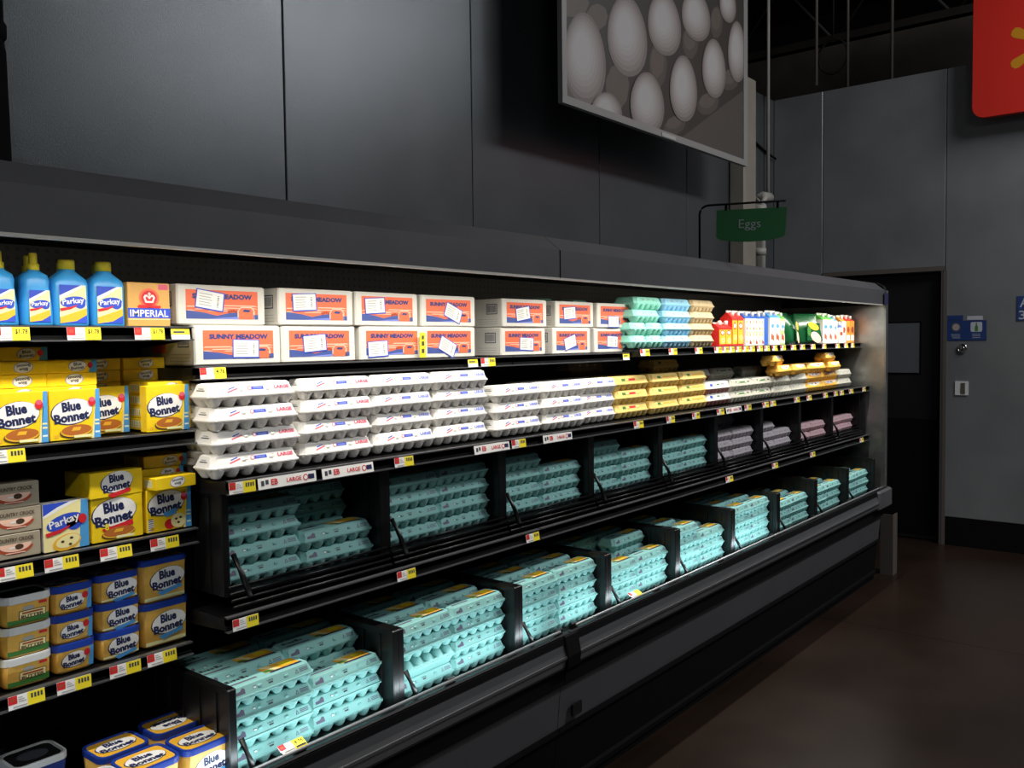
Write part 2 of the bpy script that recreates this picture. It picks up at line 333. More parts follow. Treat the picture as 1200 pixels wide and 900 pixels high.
def case_unit(x0, x1, label):
    c = thing('refrigerated_case', (0, 0, 0), label, 'display case', 'open refrigerated cases along the back wall')
    part('back_panel', MB().box(x0, x1, 2.66, 2.70, .5, 2.05, 'pegboard'), c)
    part('case_body', MB().box(x0, x1, 2.70, 2.86, .02, 2.137, 'case_black').box(x0, x1, 1.97, 2.70, 2.05, 2.137, 'case_black').box(x0, x1, 2.02, 2.72, .06, .56, 'case_black'), c)
    part('canopy', MB().prism([(1.896, 1.99), (1.904, 1.99), (1.904, 2.086), (1.97, 2.137), (2.86, 2.137), (2.86, 2.145), (1.966, 2.145), (1.896, 2.09)][::-1], x0, x1, 'case_grey'), c)
    lip = part('canopy_lip', MB().prism([(1.895, 1.983), (1.912, 1.983), (1.912, 1.99), (1.895, 1.99)], x0, x1, 'lip_white'), c)
    part('lamp_tube', MB().tube([(x0 + .02, 1.93, 2.03), (x1 - .02, 1.93, 2.03)], .011, 'lamp_lens', 8), c)
    # bumper: rounded nose, black strip, grey slope, highlight edge
    part('bumper', MB().prism([(1.895, .672), (1.90, .6), (1.875, .55), (1.862, .566), (1.856, .602), (1.858, .61), (1.868, .653), (1.872, .673)], x0, x1, 'bumper_grey'), c)
    part('bumper_lip', MB().prism([(1.8955, .6725), (1.8725, .6735), (1.868, .680), (1.872, .686), (1.888, .684)], x0, x1, 'case_black'), c)  # added lip, coloured black to tone down the rail lamp's glare
    part('bumper_groove', MB().prism([(1.869, .675), (1.866, .675), (1.862, .652), (1.866, .652)], x0, x1, 'rubber_black'), c)
    part('nose_edge', MB().prism([(1.850, .598), (1.858, .596), (1.858, .606), (1.851, .606)], x0, x1, 'shelf_edge'), c)
    part('lower_front', MB().prism([(1.9, .6), (1.9, .48), (1.912, .48), (1.93, .3), (2.02, .3), (2.02, .6)], x0, x1, 'case_grey_lower').prism([(1.905, .6), (1.893, .6), (1.893, .478), (1.905, .478)][::-1], x0, x1, 'rubber_black'), c)
    part('kick_plate', MB().prism([(1.922, .3), (1.918, .285), (1.935, .27), (1.955, .07), (1.945, .06), (1.945, .04), (1.96, .03), (1.96, 0), (2.03, 0), (2.03, .3)], x0, x1, 'rubber_black'), c)
    part('deck', MB().box(x0, x1, 1.9, 2.66, .54, .56, 'case_black').box(x0, x1, 1.896, 1.91, .54, .67, 'case_black'), c)
    return c
caseA = case_unit(-1.0, 2.648, 'left black open refrigerated case holding margarine, white egg boxes and egg cartons')
caseB = case_unit(2.652, XE, 'right black open refrigerated case ending by the dark doorway, full of egg cartons')
part('case_end', MB().box(-1.05, -1.0, 1.9, 2.86, 0, 2.15, 'case_black'), caseA)
e = MB().prism([(1.895, .56), (2.02, .3), (2.04, 0), (2.86, 0), (2.86, 2.15), (1.96, 2.15), (1.91, 2.12), (1.895, 2.08)], XE + .006, XE + .05, 'case_black')
part('end_panel', e, caseB)
part('end_liner', MB().box(XE, XE + .006, 1.897, 2.66, .56, 1.985, 'end_metal').prism([(1.888, .56), (1.896, .56), (1.896, 2.09), (1.888, 2.09)], XE, XE + .052, 'end_metal'), caseB)
part('tape_patch', MB().box(XE - .05, XE + .045, 1.884, 1.8875, 1.99, 2.07, 'tape_navy'), caseB)
part('bumper_end_cap', MB().cbox(XE - .25, XE + .05, 1.848, 1.93, .545, .68, .012, 'case_grey'), caseB)
for x, c in ((2.65, caseA),):
    part('joint_cover', MB().prism([(1.90, .69), (1.86, .676), (1.845, .605), (1.85, .56), (1.9, .55)][::-1], x - .04, x + .04, 'rubber_black'), c)
    part('canopy_joint', MB().box(x - .002, x + .002, 1.894, 1.9, 1.99, 2.09, 'rubber_black'), c)
for x0, x1, c in ((-0.9, 2.6, caseA), (2.7, 6.45, caseB)):
    r = MB()
    r.tube([(x0, 1.876, .696), (x1, 1.876, .696)], .0055, 'rail_metal', 8); part('front_rail', r, c)
    nseg = int((x1 - x0) / .58)
    for k in range(nseg + 1):
        x = x0 + (x1 - x0) * k / nseg
        part('rail_clip', MB().cbox(x - .018, x + .018, 1.876, 1.896, .684, .706, .003, 'shelf_black'), c)
part('maker_plate', MB().box(2.72, 2.78, 1.906, 1.915, .33, .375, 'case_black'), caseB)
for s in ():
    pass
# shelves: left section, then right sections
put = lambda *a, **k: shelf(*a, **k)
put(caseA, -.99, 1.300, 1.809, [(0.848, 0.084), (1.011, 0.084), (1.176, 0.084), (1.261, 0.054)], depth=.5, lip=0.034, y0=2.12)
put(caseA, -.99, 1.300, 1.536, [(0.829, 0.084)], depth=.5, lip=0.034, y0=2.12)
put(caseA, -.99, 1.297, 1.276, [(0.836, 0.084), (0.940, 0.084), (1.071, 0.084), (1.199, 0.084)], depth=.5, lip=0.038, y0=2.12)
put(caseA, -.99, 1.272, 0.976, [(0.851, 0.084), (0.958, 0.084), (1.084, 0.084), (1.182, 0.084)], depth=.5, lip=0.032, y0=2.12)
put(caseA, 1.303, 2.438, 1.703, [(1.353, 0.084), (2.408, 0.055)], depth=.5, lip=0.034, y0=2.12)
put(caseA, 2.441, 2.646, 1.703, [(2.493, 0.084)], depth=.5, lip=0.034, y0=2.12)
put(caseB, 2.654, 3.496, 1.703, [(3.46, 0.055)], depth=.5, lip=0.034, y0=2.12)
put(caseB, 3.50, XE - .003, 1.720, [(3.525, .082), (3.786, .082), (4.054, .082), (4.271, .082), (4.357, .082), (4.430, .082), (4.520, .082), (4.608, .082), (4.688, .082), (4.803, .082), (4.905, .082), (5.017, .082), (5.141, .082), (5.306, .082), (5.454, .082), (5.637, .082), (5.838, .082), (6.100, .082), (6.274, .082), (6.410, .082)], depth=.5, lip=0.034, y0=2.06)
put(caseA, 1.315, 2.646, 1.407, [(1.352, .079), (1.497, .194), (1.713, .194), (1.939, .079), (2.368, .194), (2.518, .079)], lip=.034)
put(caseB, 2.654, XE - .003, 1.407, [(2.76, .194), (3.365, .08), (3.652, .08), (3.904, .08), (4.174, .08), (4.332, .2), (4.506, .08), (4.745, .07), (4.847, .08), (5.208, .07), (5.412, .08), (5.697, .08), (5.889, .07), (6.006, .07), (6.198, .08), (6.475, .08)], lip=.034)
put(caseA, 1.30, 2.646, 1.053, [(1.351, .08), (1.94, .08), (2.595, .08)], lip=.038)
put(caseB, 2.654, XE - .003, 1.053, [(4.278, .08), (4.879, .08), (5.473, .06), (6.434, .08)], lip=.038)
for x, c in ((1.411, caseA), (3.149, caseB)):
    o = link('price_tag', TAGM['4.76'], c); o.location = (x, 1.874, .70); o.rotation_euler = (math.radians(-62), 0, 0)
o = link('price_flag', MB().box(-.014, .014, -.002, 0, 0, .085, 'ink_yellow').frame((0, -.002, 0), (1, 0, 0), (0, 0, 1)).rect(-.006, .015, .006, .03, 'ink_dark').rect(-.006, .04, .006, .055, 'ink_dark').rect(-.005, .062, .005, .075, 'ink_dark').mesh('price_flag'), caseA); o.location = (2.178, 2.139, 1.709)

# divider bins
def bin_mesh(zt, zb, yf, depth, nbars, ybar):
    P_ = {}
    side = MB(); t = .007
    side.box(-t, t, yf, yf + depth, zb, zt - .012, 'bin_black'); side.cbox(-t - .005, t + .005, yf - .008, yf + .02, zb, zt, .003, 'bin_black')
    side.box(-t - .003, t + .003, yf, yf + depth, zt - .018, zt, 'bin_black')
    for k in range(6): side.box(-t - .004, t + .004, yf + .05 + k * .075, yf + .06 + k * .075, zb, zt - .02, 'bin_black')
    P_['side_panel'] = side.mesh('side_panel')
    fl_ = MB().box(0, .56, yf, yf + depth, zb - .006, zb, 'bin_black'); P_['bin_floor'] = fl_.mesh('bin_floor')
    bar = MB().tube([(-.005, 0, 0), (.565, 0, 0)], .0042, 'shelf_black', 6); P_['front_bar'] = bar.mesh('front_bar')
    arm = MB().tube([(.028, yf + .012, zb + .105), (.034, yf - .02, zb + .05), (.045, ybar - .006, zb - .004)], .008, 'bin_black', 6); P_['pusher_arm'] = arm.mesh('pusher_arm')
    return P_
TB = bin_mesh(1.375, 1.094, 2.052, .5, 4, 2.022); BB_ = bin_mesh(.90, .652, 1.925, .6, 1, 1.9)
PITCH = .5815
def place_bin(k, x, P_, label, bars, wd=.556):
    r = thing('divider_bin', (x, 0, 0), label, 'shelf bin', 'black divider bins holding egg cartons')
    for sx in (-.006, wd + .0): link('side_panel', P_['side_panel'], r).location = (sx, 0, 0)
    f = link('bin_floor', P_['bin_floor'], r)
    if wd < .5: f.scale = (wd / .56, 1, 1)
    for y, z in bars:
        o = link('front_bar', P_['front_bar'], r); o.location = (0, y, z)
        if wd < .5: o.scale = (wd / .56, 1, 1)
    link('pusher_arm', P_['pusher_arm'], r); return r
BX, TX = [], []
for k in range(9):
    x = 1.338 + PITCH * k; TX.append(x)
    place_bin(k, x, TB, f'black open-fronted divider bin, {NUM[k]} from the left on the middle tray shelf', [(2.040, 1.118), (2.032, 1.102), (2.026, 1.085), (2.02, 1.069)], .556)
for k in range(9):
    x = 1.262 + .5832 * k; BX.append(x)
    place_bin(k, x, BB_, f'black open-fronted divider bin, {NUM[k]} from the left on the bottom deck', [(1.908, .668)])

# ------------------------------------------------------------------ egg cartons
CL = .283
def carton(lidm, cupm, style, H=.0625, L=CL, Wd=.1, cups=6):
    hl = L / 2; zr = .030
    lid = MB()
    lid.loft([csec(-hl, hl, 0, Wd, zr - .003, .012), csec(-hl, hl, 0, Wd, zr + .001, .012), csec(-hl + .003, hl - .003, .003, Wd - .003, zr + .0015, .012),
              csec(-hl + .012, hl - .012, .013, Wd - .013, H - .003, .014), csec(-hl + .017, hl - .017, .018, Wd - .018, H - .0006, .014)], lidm)
    for u in (-.04, .045):                                            # latch buttons
        y = .007; lid.cbox(u - .006, u + .006, y - .002, y + .006, zr + .010, zr + .017, .0015, lidm)
    base = MB(); p = (L - .01) / cups
    base.loft([csec(-hl + .006, hl - .006, .006, Wd - .006, zr - .010, .012), csec(-hl + .001, hl - .001, .001, Wd - .001, zr - .003, .012)], cupm)
    for i in range(cups):
        for jy in (.0265, Wd - .0265):
            cx = -hl + .005 + p * (i + .5); r = p * .5
            base.loft([sup(cx, jy, r * .32, r * .5, 0.0, 3, 12), sup(cx, jy, r * .42, r * .66, .0018, 3, 12), sup(cx, jy, r * .64, r * .88, .010, 2.8, 12), sup(cx, jy, r * .93, r * 1.06, .022, 3, 12), sup(cx, jy, r * 1.0, r * 1.12, zr - .004, 3.6, 12)], cupm, True)
    pr = MB(); tp = MB(); ep = MB(); hf = math.hypot(.010, H - .003 - zr - .0015)
    pr.frame((0, .003, zr + .0015), (1, 0, 0), (0, .010, H - .003 - zr - .0015)); vm_ = hf * .55; s = L / .283
    pr.rect(-hl + .02, .001, hl - .02, hf - .001, lidm, -1)
    if style in ('pink', 'blue'):
        txt, oth = ('ink_pink', 'ink_rose') if style == 'pink' else ('ink_periwinkle', 'ink_rose')
        pr.rect(-.085 * s, vm_ - .006, -.05 * s, vm_ - .002, 'ink_pink', 0, .28); pr.rect(-.08 * s, vm_ + .001, -.058 * s, vm_ + .004, 'ink_blue', 0, .28)
        for u in (-.032, .05): pr.rect((u - .006) * s, vm_ - .004, (u + .006) * s, vm_ - .003, 'ink_grey'); pr.rect((u - .006) * s, vm_ + .003, (u + .006) * s, vm_ + .004, 'ink_grey')
        pr.ell(-.013 * s, vm_, .0065, .0065, 'ink_pink', 1); pr.ell(-.013 * s, vm_, .0045, .0045, 'ink_white', 2)
        pr.rect(-.01 * s, vm_ - .0045, .032 * s, vm_ + .0045, 'ink_blue', 0); pr.rect(-.002 * s, vm_ - .0015, .026 * s, vm_ + .0015, 'ink_periwinkle', 1)
        pr.text('LARGE', .092 * s, vm_, .050 * s, .0105, txt, 1, 0, .06)
    elif style == 'mint':
        pr.poly([(-.115, vm_ - .008), (-.085, vm_ - .008), (-.085, vm_ + .004), (-.092, vm_ + .008), (-.1, vm_ + .001), (-.115, vm_ - .001)], 'ink_mauve')
        for u in (-.055, .045): pr.rect(u - .005, vm_ - .004, u + .005, vm_ + .003, 'ink_dark', 0); pr.rect(u - .0042, vm_ - .0035, u + .0042, vm_ + .0015, 'ink_aqua', 1)
        pr.text('LARGE', -.006, vm_ + .003, .02, .004, 'ink_dark', 0, 0, .02); pr.rect(-.012, vm_ - .005, .002, vm_ - .001, 'ink_dark')
        pr.poly([(.075, vm_ - .006), (.087, vm_ - .006), (.081, vm_ + .006)], 'ink_mauve'); pr.poly([(.078, vm_ - .0045), (.084, vm_ - .0045), (.081, vm_ + .002)], lidm, 1)
        for q in range(3): pr.rect(.09, vm_ - .005 + .004 * q, .118, vm_ - .003 + .004 * q, 'ink_mauve')
        tp.frame((0, 0, H - .0006), (1, 0, 0), (0, 1, 0)); tp.rect(-.118, .022, .118, .078, lidm, -1)
        for q, (a_, b_, h_) in enumerate(((-.108, -.098, .016), (-.095, -.089, .011), (-.086, -.078, .012), (-.075, -.066, .011), (-.062, -.05, .018), (-.047, -.04, .01))): tp.rect(a_, .052, b_, .052 + h_, 'ink_dark', 0)
        tp.rect(-.11, .03, -.03, .038, 'ink_mauve')
        tp.rect(.0, .034, .112, .076, 'ink_gold', 0); tp.poly([(.0, .036), (.03, .036), (.02, .05), (.0, .05)], 'ink_green', 1); tp.poly([(.03, .036), (.05, .036), (.03, .074), (.004, .074)], 'ink_cream', 1); tp.ell(.08, .058, .02, .013, 'ink_yellow', 1); tp.rect(.01, .025, .114, .034, 'ink_navy', 1)
    elif style == 'yellow':
        pr.rect(-.09, vm_ - .006, -.06, vm_ + .006, 'ink_green'); pr.rect(-.03, vm_ - .005, .025, vm_ + .005, 'ink_red'); pr.text('LARGE', .075, vm_, .045, .008, 'ink_gold', 0)
    elif style == 'yellow2':
        pr.rect(-.075, vm_ - .006, -.045, vm_ + .006, 'ink_green'); pr.rect(-.02, vm_ - .003, .1, vm_ + .003, 'ink_gold')
    elif style == 'wine':
        pr.rect(-.12, vm_ - .012, .12, vm_ + .012, 'ink_white'); pr.rect(-.1, vm_ - .008, -.07, vm_ + .006, 'ink_blue', 1); pr.rect(-.02, vm_ - .004, .01, vm_ + .004, 'ink_green', 1); pr.rect(.03, vm_ - .005, .07, vm_ + .006, 'ink_grey', 1)
    elif style == 'grey':
        pr.rect(-.03, vm_ - .005, .04, vm_ + .003, 'ink_green'); pr.ell(-.07, vm_ + .003, .006, .006, 'ink_dark'); pr.rect(.07, vm_ - .003, .1, vm_ + .003, 'ink_dark')
    elif style == 'grey2':
        for u in (-.08, .0, .07): pr.rect(u - .015, vm_ - .004, u + .015, vm_ + .004, 'ink_grey')
    elif style == 'oval':
        pr.ell(0, vm_ + .012, .11, .022, 'ink_white', 0, 0, 16, math.pi, 2 * math.pi); pr.ell(.02, vm_ + .002, .012, .006, 'ink_rust', 1); pr.rect(-.05, vm_ + .002, -.02, vm_ + .007, 'ink_grey', 1)
    elif style == 'dots':
        for u in (-.06, .0, .06): pr.rect(u * s - .008, vm_ - .003, u * s + .008, vm_ + .003, 'ink_grey')
    # end print
    if style in ('pink', 'blue'):
        ep.frame((-hl + .003, Wd / 2, zr + .0015), (0, -1, 0), (.009, 0, H - .003 - zr - .0015)); ep.rect(-.018, vm_ - .004, .018, vm_ - .0015, 'ink_dark'); ep.rect(-.012, vm_ + .001, .012, vm_ + .0035, 'ink_grey')
    return [('lid', lid.mesh('lid'), [(n_, m_.mesh(n_)) for n_, m_ in (('front_print', pr), ('top_print', tp), ('end_print', ep)) if m_.f]), ('egg_cups', base.mesh('egg_cups'), [])]
PW, PT = .0625, .0572
CK = {'white_pink': carton('foam_white', 'foam_white', 'pink', .0632), 'white_blue': carton('foam_white', 'foam_white', 'blue', .0632),
      'mint': carton('foam_mint', 'foam_mint', 'mint', .0579), 'sea': carton('foam_sea', 'foam_sea', 'dots', .0582, .15, .1, 3), 'sea_end': carton('foam_sea', 'foam_sea', 'dots', .0582, .24, .13, 5), 'sky': carton('foam_sky', 'foam_sky', 'dots', .0582, .262),
      'tan': carton('pulp_tan', 'pulp_tan', 'dots', .0582, .25), 'yellow': carton('foam_yellow', 'foam_yellow', 'yellow', .0632), 'yellow2': carton('foam_yellow', 'foam_yellow', 'yellow2', .0632),
      'wine': carton('foam_white', 'cup_wine', 'wine', .0632), 'grey': carton('pulp_grey', 'pulp_grey', 'grey', .0632), 'grey2': carton('pulp_grey', 'pulp_grey', 'grey2', .0632),
      'orange': carton('foam_orange', 'foam_orange', 'oval', .0632), 'white_shaded': carton('foam_white_shaded', 'foam_white_shaded', 'grey2', .0579), 'rose': carton('foam_rose', 'foam_rose', 'grey2', .0579), 'brown': carton('pulp_brown', 'pulp_brown', 'dots', .0632)}
CN = {'white_pink': 'white foam egg carton with pink LARGE print', 'white_blue': 'white foam egg carton with blue LARGE print', 'mint': 'mint green foam egg carton', 'sea': 'small sea green egg carton', 'sea_end': 'sea green egg carton', 'sky': 'sky blue egg carton',
      'tan': 'tan pulp egg carton', 'yellow': 'pale yellow egg carton with red mark', 'yellow2': 'pale yellow egg carton with green mark', 'wine': 'white-lidded egg carton with wine red cups', 'grey': 'grey pulp egg carton with green print', 'grey2': 'plain grey pulp egg carton',
      'orange': 'orange foam egg carton with white oval label', 'white_shaded': 'shade-toned white egg carton', 'rose': 'rose pink egg carton', 'brown': 'dark brown pulp egg carton'}
def stack(kind, x, y, z, n, where, pitch, rz=0, jit=.004, group=None, skip=(), flip=(), sc=None):
    """n cartons on top of each other; x = centre of the front edge"""
    for t in range(n):
        if t in skip: continue
        jx, jy, jr = random.uniform(-jit, jit), random.uniform(-jit, jit), random.uniform(-.018, .018)
        if t in flip:
            o = spawn('egg_carton', CK[kind], (x + jx, y + .1 + jy, z + pitch * (t + 1)), f'mint carton upside down with cups up, {where}', 'egg carton', group or 'egg cartons', 0, math.pi); continue
        nm = CN[kind] if len((CN[kind] + ' ' + where).split()) < 13 else CN[kind].split(' with ')[0]
        o = spawn('egg_carton', CK[kind], (x + jx, y + jy, z + pitch * t), f'{nm}, {tier_word(t, n) if n > 1 else "single"} {where}', 'egg carton', group or 'egg cartons', rz + jr, sc=(sc,) * 3 if sc else None)
GM = {'mid': 'egg cartons on the middle tray shelf', 'bot': 'egg cartons in the bottom bins', 's2': 'egg cartons on the second shelf', 's1': 'egg cartons on the top shelf'}
# second shelf, from the left:  kind, x centre, tiers, y front
S2 = [('white_pink', 1.437, 4, 2.035), ('white_pink', 1.752, 4, 2.075), ('white_blue', 2.040, 4, 2.085), ('white_blue', 2.322, 4, 2.085), ('white_blue', 2.625, 3, 2.065), ('white_blue', 2.915, 3, 2.065), ('white_blue', 3.195, 3, 2.085),
      ('yellow', 3.485, 3, 2.09), ('yellow2', 3.79, 3, 2.09), ('yellow2', 4.083, 3, 2.09), ('wine', 4.365, 2, 2.09), ('grey', 4.655, 2, 2.09), ('grey', 4.94, 2, 2.09), ('grey2', 5.225, 2, 2.09), ('grey2', 5.508, 2, 2.09),
      ('orange', 5.795, 2, 2.09), ('orange', 6.085, 2, 2.09), ('grey2', 6.375, 2, 2.09)]
for i, (k, x, n, y) in enumerate(S2):
    kk = k
    stack(kk, x, y, 1.4085, n, f'in {NUM[i]} front stack from left, second shelf', PW, group=GM['s2'], jit=.006 if i < 7 else .004)
for j, (k, x, n, y) in enumerate([('white_pink', 1.465, 4, 2.147), ('white_blue', 2.33, 4, 2.198), ('white_blue', 2.90, 3, 2.178), ('white_blue', 3.18, 3, 2.198), ('brown', 3.46, 4, 2.32), ('yellow2', 3.49, 3, 2.2), ('yellow2', 4.02, 4, 2.21), ('wine', 4.36, 3, 2.205), ('grey', 4.66, 3, 2.205), ('grey2', 5.09, 3, 2.205), ('grey2', 5.60, 2, 2.205), ('orange', 5.90, 2, 2.205), ('grey2', 6.44, 3, 2.205)]):
    stack(k, x, y, 1.4085, n, f'in {NUM[j]} stack of back row, second shelf', PW, group=GM['s2'])
OR = [(5.22, 2.06, 2, .16, 'lower one crossing the grey carton stack'), (5.16, 2.075, 3, .22, 'highest one above the grey carton stack'), (5.49, 2.07, 2, .12, 'single one right of the highest left pair'),
      (5.78, 2.07, 2, -.05, 'third layer, middle of the orange group'), (6.10, 2.06, 2, .10, 'third layer, right of the orange group'), (6.06, 2.075, 3, .16, 'highest one at the right of the orange group')]
for x, y, lv, rz, nm in OR:
    spawn('egg_carton', CK['orange'], (x, y, 1.4085 + lv * PW), f'orange egg carton lying crooked, {nm}', 'egg carton', GM['s2'], rz)
# middle tray shelf bins
TS = [('mint', 4, 2), ('mint', 4, 4), ('mint', 4, 3), ('mint', 4, 3), ('mint', 3, 3), ('white_shaded', 3, 3), ('white_shaded', 3, 2), ('rose', 2, 2), ('rose', 2, 2)]
TY = .0572
for k, (kd, na, nb) in enumerate(TS):
    for sd, n, dx in (('left', na, .146), ('right', nb, .414)):
        stack(kd, TX[k] - .002 + dx * .97 + (.008 if sd == 'right' else -.002), 2.074 + random.uniform(0, .012), 1.0945, n, f'in {sd} stack of {NUM[k]} middle bin', TY, group=GM['mid'], jit=.0025)
for kd, k, sd, dx, n in (('mint', 0, 'right', .40, 4), ('mint', 0, 'left', .14, 4), ('mint', 4, 'left', .15, 4), ('white_shaded', 5, 'right', .40, 4), ('white_shaded', 6, 'left', .14, 4), ('rose', 7, 'left', .14, 4)):
    stack(kd, TX[k] + dx, 2.192, 1.0945, n, f'in {sd} rear stack of {NUM[k]} middle bin', TY, group=GM['mid'], jit=.0025)
# bottom deck bins
BS = [(4, 3, 1.95, 1.965, ()), (4, 4, 1.955, 1.96, (1,)), (4, 4, 1.955, 1.957, ()), (3, 3, 1.953, 1.957, ()), (4, 3, 1.955, 1.953, ()), (4, 4, 1.955, 1.957, ()), (3, 3, 1.955, 1.957, ()), (3, 3, 1.955, 1.957, ()), (3, 3, 1.955, 1.957, ())]
for k, (na, nb, ya, yb, fl2) in enumerate(BS):
    stack('mint', BX[k] + .140, ya, .6525, na, f'in left stack of {NUM[k]} bottom bin', PT, group=GM['bot'], jit=.002, flip=fl2)
    stack('mint', BX[k] + .410, yb, .6525, nb, f'in right stack of {NUM[k]} bottom bin', PT, group=GM['bot'], jit=.002)
    for row, yy in (('second-row', 2.07), ('third-row', 2.182)):
        for sd, dx, n in (('left', .14, na), ('right', .41, 4 if k in (0, 3) else nb)):
            if row == 'third-row': n = min(4, n + (k == 3))
            stack('mint', BX[k] + dx, yy, .6525, n, f'in {sd} {row} stack of {NUM[k]} bottom bin', PT, group=GM['bot'], jit=.002)
# top shelf cartons
ZR = 1.7212
for t in range(4):
    z = ZR + 0.0594 * t
    if t < 2:
        for q, x in enumerate((3.553, 3.701)):
            spawn('egg_carton', CK['sea'], (x, 2.09, z), f'small sea green egg carton, {["left", "right"][q]} one in the {["bottom", "second"][t]} layer of top shelf', 'egg carton', GM['s1'], random.uniform(-.02, .02), sc=(.94, 1.03, 1.03))
    else:
        spawn('egg_carton', CK['sea_end'], (3.625 + .01 * (t - 2), 2.09, z), f'sea green egg carton in the {["third", "top"][t - 2]} layer beside the white boxes', 'egg carton', GM['s1'], random.uniform(-.04, .08), sc=(1.03,) * 3)
stack('sky', 3.907, 2.085, ZR, 4, 'in the sky blue stack on top shelf', 0.0594, group=GM['s1'], sc=1.03)
stack('tan', 4.177, 2.085, ZR, 4, 'in the tan stack beside red cartons', 0.0594, group=GM['s1'], sc=1.03)
for q, x in enumerate((3.33, 3.62)):
    stack('sea', x, 2.46, ZR, 4, f'in {["left", "right"][q]} stack behind the rightmost white boxes', 0.0594, group=GM['s1'], sc=1.03)

# ------------------------------------------------------------------ white shipping boxes of eggs
def egg_box(variant):
    W_, D_, H_ = .282, .28, .1098
    b = MB().cbox(-W_ / 2, W_ / 2, 0, D_, 0, H_, .004, 'carton_card')
    pr = MB().frame((0, 0, 0), (1, 0, 0), (0, 0, 1))
    u0, u1, v0, v1 = -.115, .115, .017, .096
    pr.rect(u0, v0, u1, v1, 'ink_orange', 0)
    pr.text('SUNNY MEADOW', 0, .079, .192, .0145, 'ink_deep', 2, 0, .06)
    for a, c, vv, h in ((u0, -.02, .049, .003), (.0, u1, .053, .0028), (-.09, .02, .0425, .0025), (-.03, u1, .0465, .0022), (-.05, .06, .038, .002), (u0, -.085, .039, .0022)):
        pr.poly([(a, vv), (c, vv), (c - .012, vv + h), (a + .006, vv + h)], 'ink_peach', 1)
    pr.poly([(u0, v0), (u1, v0), (u1, .022), (.05, .036), (.02, .034), (-.02, .026), (-.06, .034), (u0, .040)], 'ink_hill', 1)
    pr.poly([(-.05, v0), (.06, v0), (.055, .024), (.0, .021)], 'ink_periwinkle', 2)
    pr.poly([(.046, v0), (.104, v0), (.104, .040), (.094, .052), (.058, .052), (.046, .040)], 'ink_peach', 2); pr.rect(.05, v0, .098, .038, 'ink_orange', 3); pr.poly([(.049, .038), (.058, .049), (.092, .049), (.101, .038)], 'ink_orange', 3); pr.poly([(.062, .038), (.068, .045), (.09, .043), (.084, .037)], 'ink_deep', 4)
    pr.rect(.098, v0, u1, .03, 'ink_hill', 2)
    for uu, vv in ((.018, .037), (.026, .039), (.034, .04), (.042, .038)): pr.ell(uu, vv, .005, .004, 'ink_rust', 2, 0, 8)
    # left side print: bar code, orange panel, address lines
    pr, fp = MB(), pr; pr.frame((-W_ / 2, D_ / 2, 0), (0, -1, 0), (0, 0, 1))
    pr.rect(.06, .05, .115, .09, 'ink_navy'); pr.rect(.063, .053, .112, .087, 'carton_card', 1)
    for q in range(9): pr.rect(.066 + q * .005, .057, .0685 + q * .005, .084, 'ink_navy', 2)
    pr.rect(-.07, .035, .0, .068, 'ink_orange'); pr.rect(-.06, .075, -.01, .085, 'ink_grey')
    for q in range(3): pr.rect(.02, .012 + .009 * q, .118, .0135 + .009 * q, 'ink_grey')
    # tape seam on top
    b2 = [('box_body', b.mesh('box_body'), [('printed_panel', fp.mesh('printed_panel')), ('side_print', pr.mesh('side_print'))])]
    return b2
EB = egg_box(0)
def sticker(rot):
    s = MB().frame((0, 0, 0), (1, 0, 0), (0, 0, 1))
    s.rect(-.0445, -.027, .0445, .026, 'ink_blue', 6, rot); s.rect(-.0415, -.0235, .041, .0235, 'ink_white', 7, rot)
    c, n = math.cos(rot), math.sin(rot)
    for q in range(5):
        y = .015 - .0075 * q; x = -.012; s.rect(x * c - y * n - .022, x * n + y * c - .001, x * c - y * n + .018 - .004 * (q % 2), x * n + y * c + .001, 'ink_grey', 8, rot)
    for q in range(7):
        y = -.016 + .005 * q; x = .025; s.rect(x * c - y * n - .003, x * n + y * c - .0012, x * c - y * n + .003, x * n + y * c + .0012, 'ink_dark' if q % 3 else 'ink_grey', 8, rot)
    return s.mesh('shipping_label')
# row, x centre, label u, v, tilt
BXS = [(0, 1.469, 0.021, 0.045, -.02), (0, 1.754, -0.021, 0.058, .08), (0, 2.054, -0.066, 0.037, .05), (0, 2.339, -0.013, 0.040, -.42), (0, 2.769, 0.016, 0.045, -.05), (0, 3.097, -0.016, 0.049, .25), (0, 3.415, 0.000, 0.049, -.05),
       (1, 1.431, -0.042, 0.068, -.14), (1, 1.742, -0.048, 0.070, .05), (1, 2.035, -0.058, 0.066, .06), (1, 2.338, 0.021, 0.049, -.38), (1, 2.771, -0.016, 0.053, .15), (1, 3.119, -0.042, 0.061, .08), (1, 3.429, -0.011, 0.028, 0)]
for i, (r, x, u, v, rot) in enumerate(BXS):
    q = i % 7
    o = spawn('egg_case_box', EB, (x, 2.152 + random.uniform(0, .012) + (.02 if (r == 1 and q == 0) else 0), 1.7045 + .111 * r), f'white cardboard egg box with orange print, {NUM[q]} from left in the {["lower", "upper"][r]} row', 'box', 'white egg boxes on the top shelf', random.uniform(-.02, .02))
    s = link('shipping_label', sticker(rot), o); s.location = (u, 0, v)

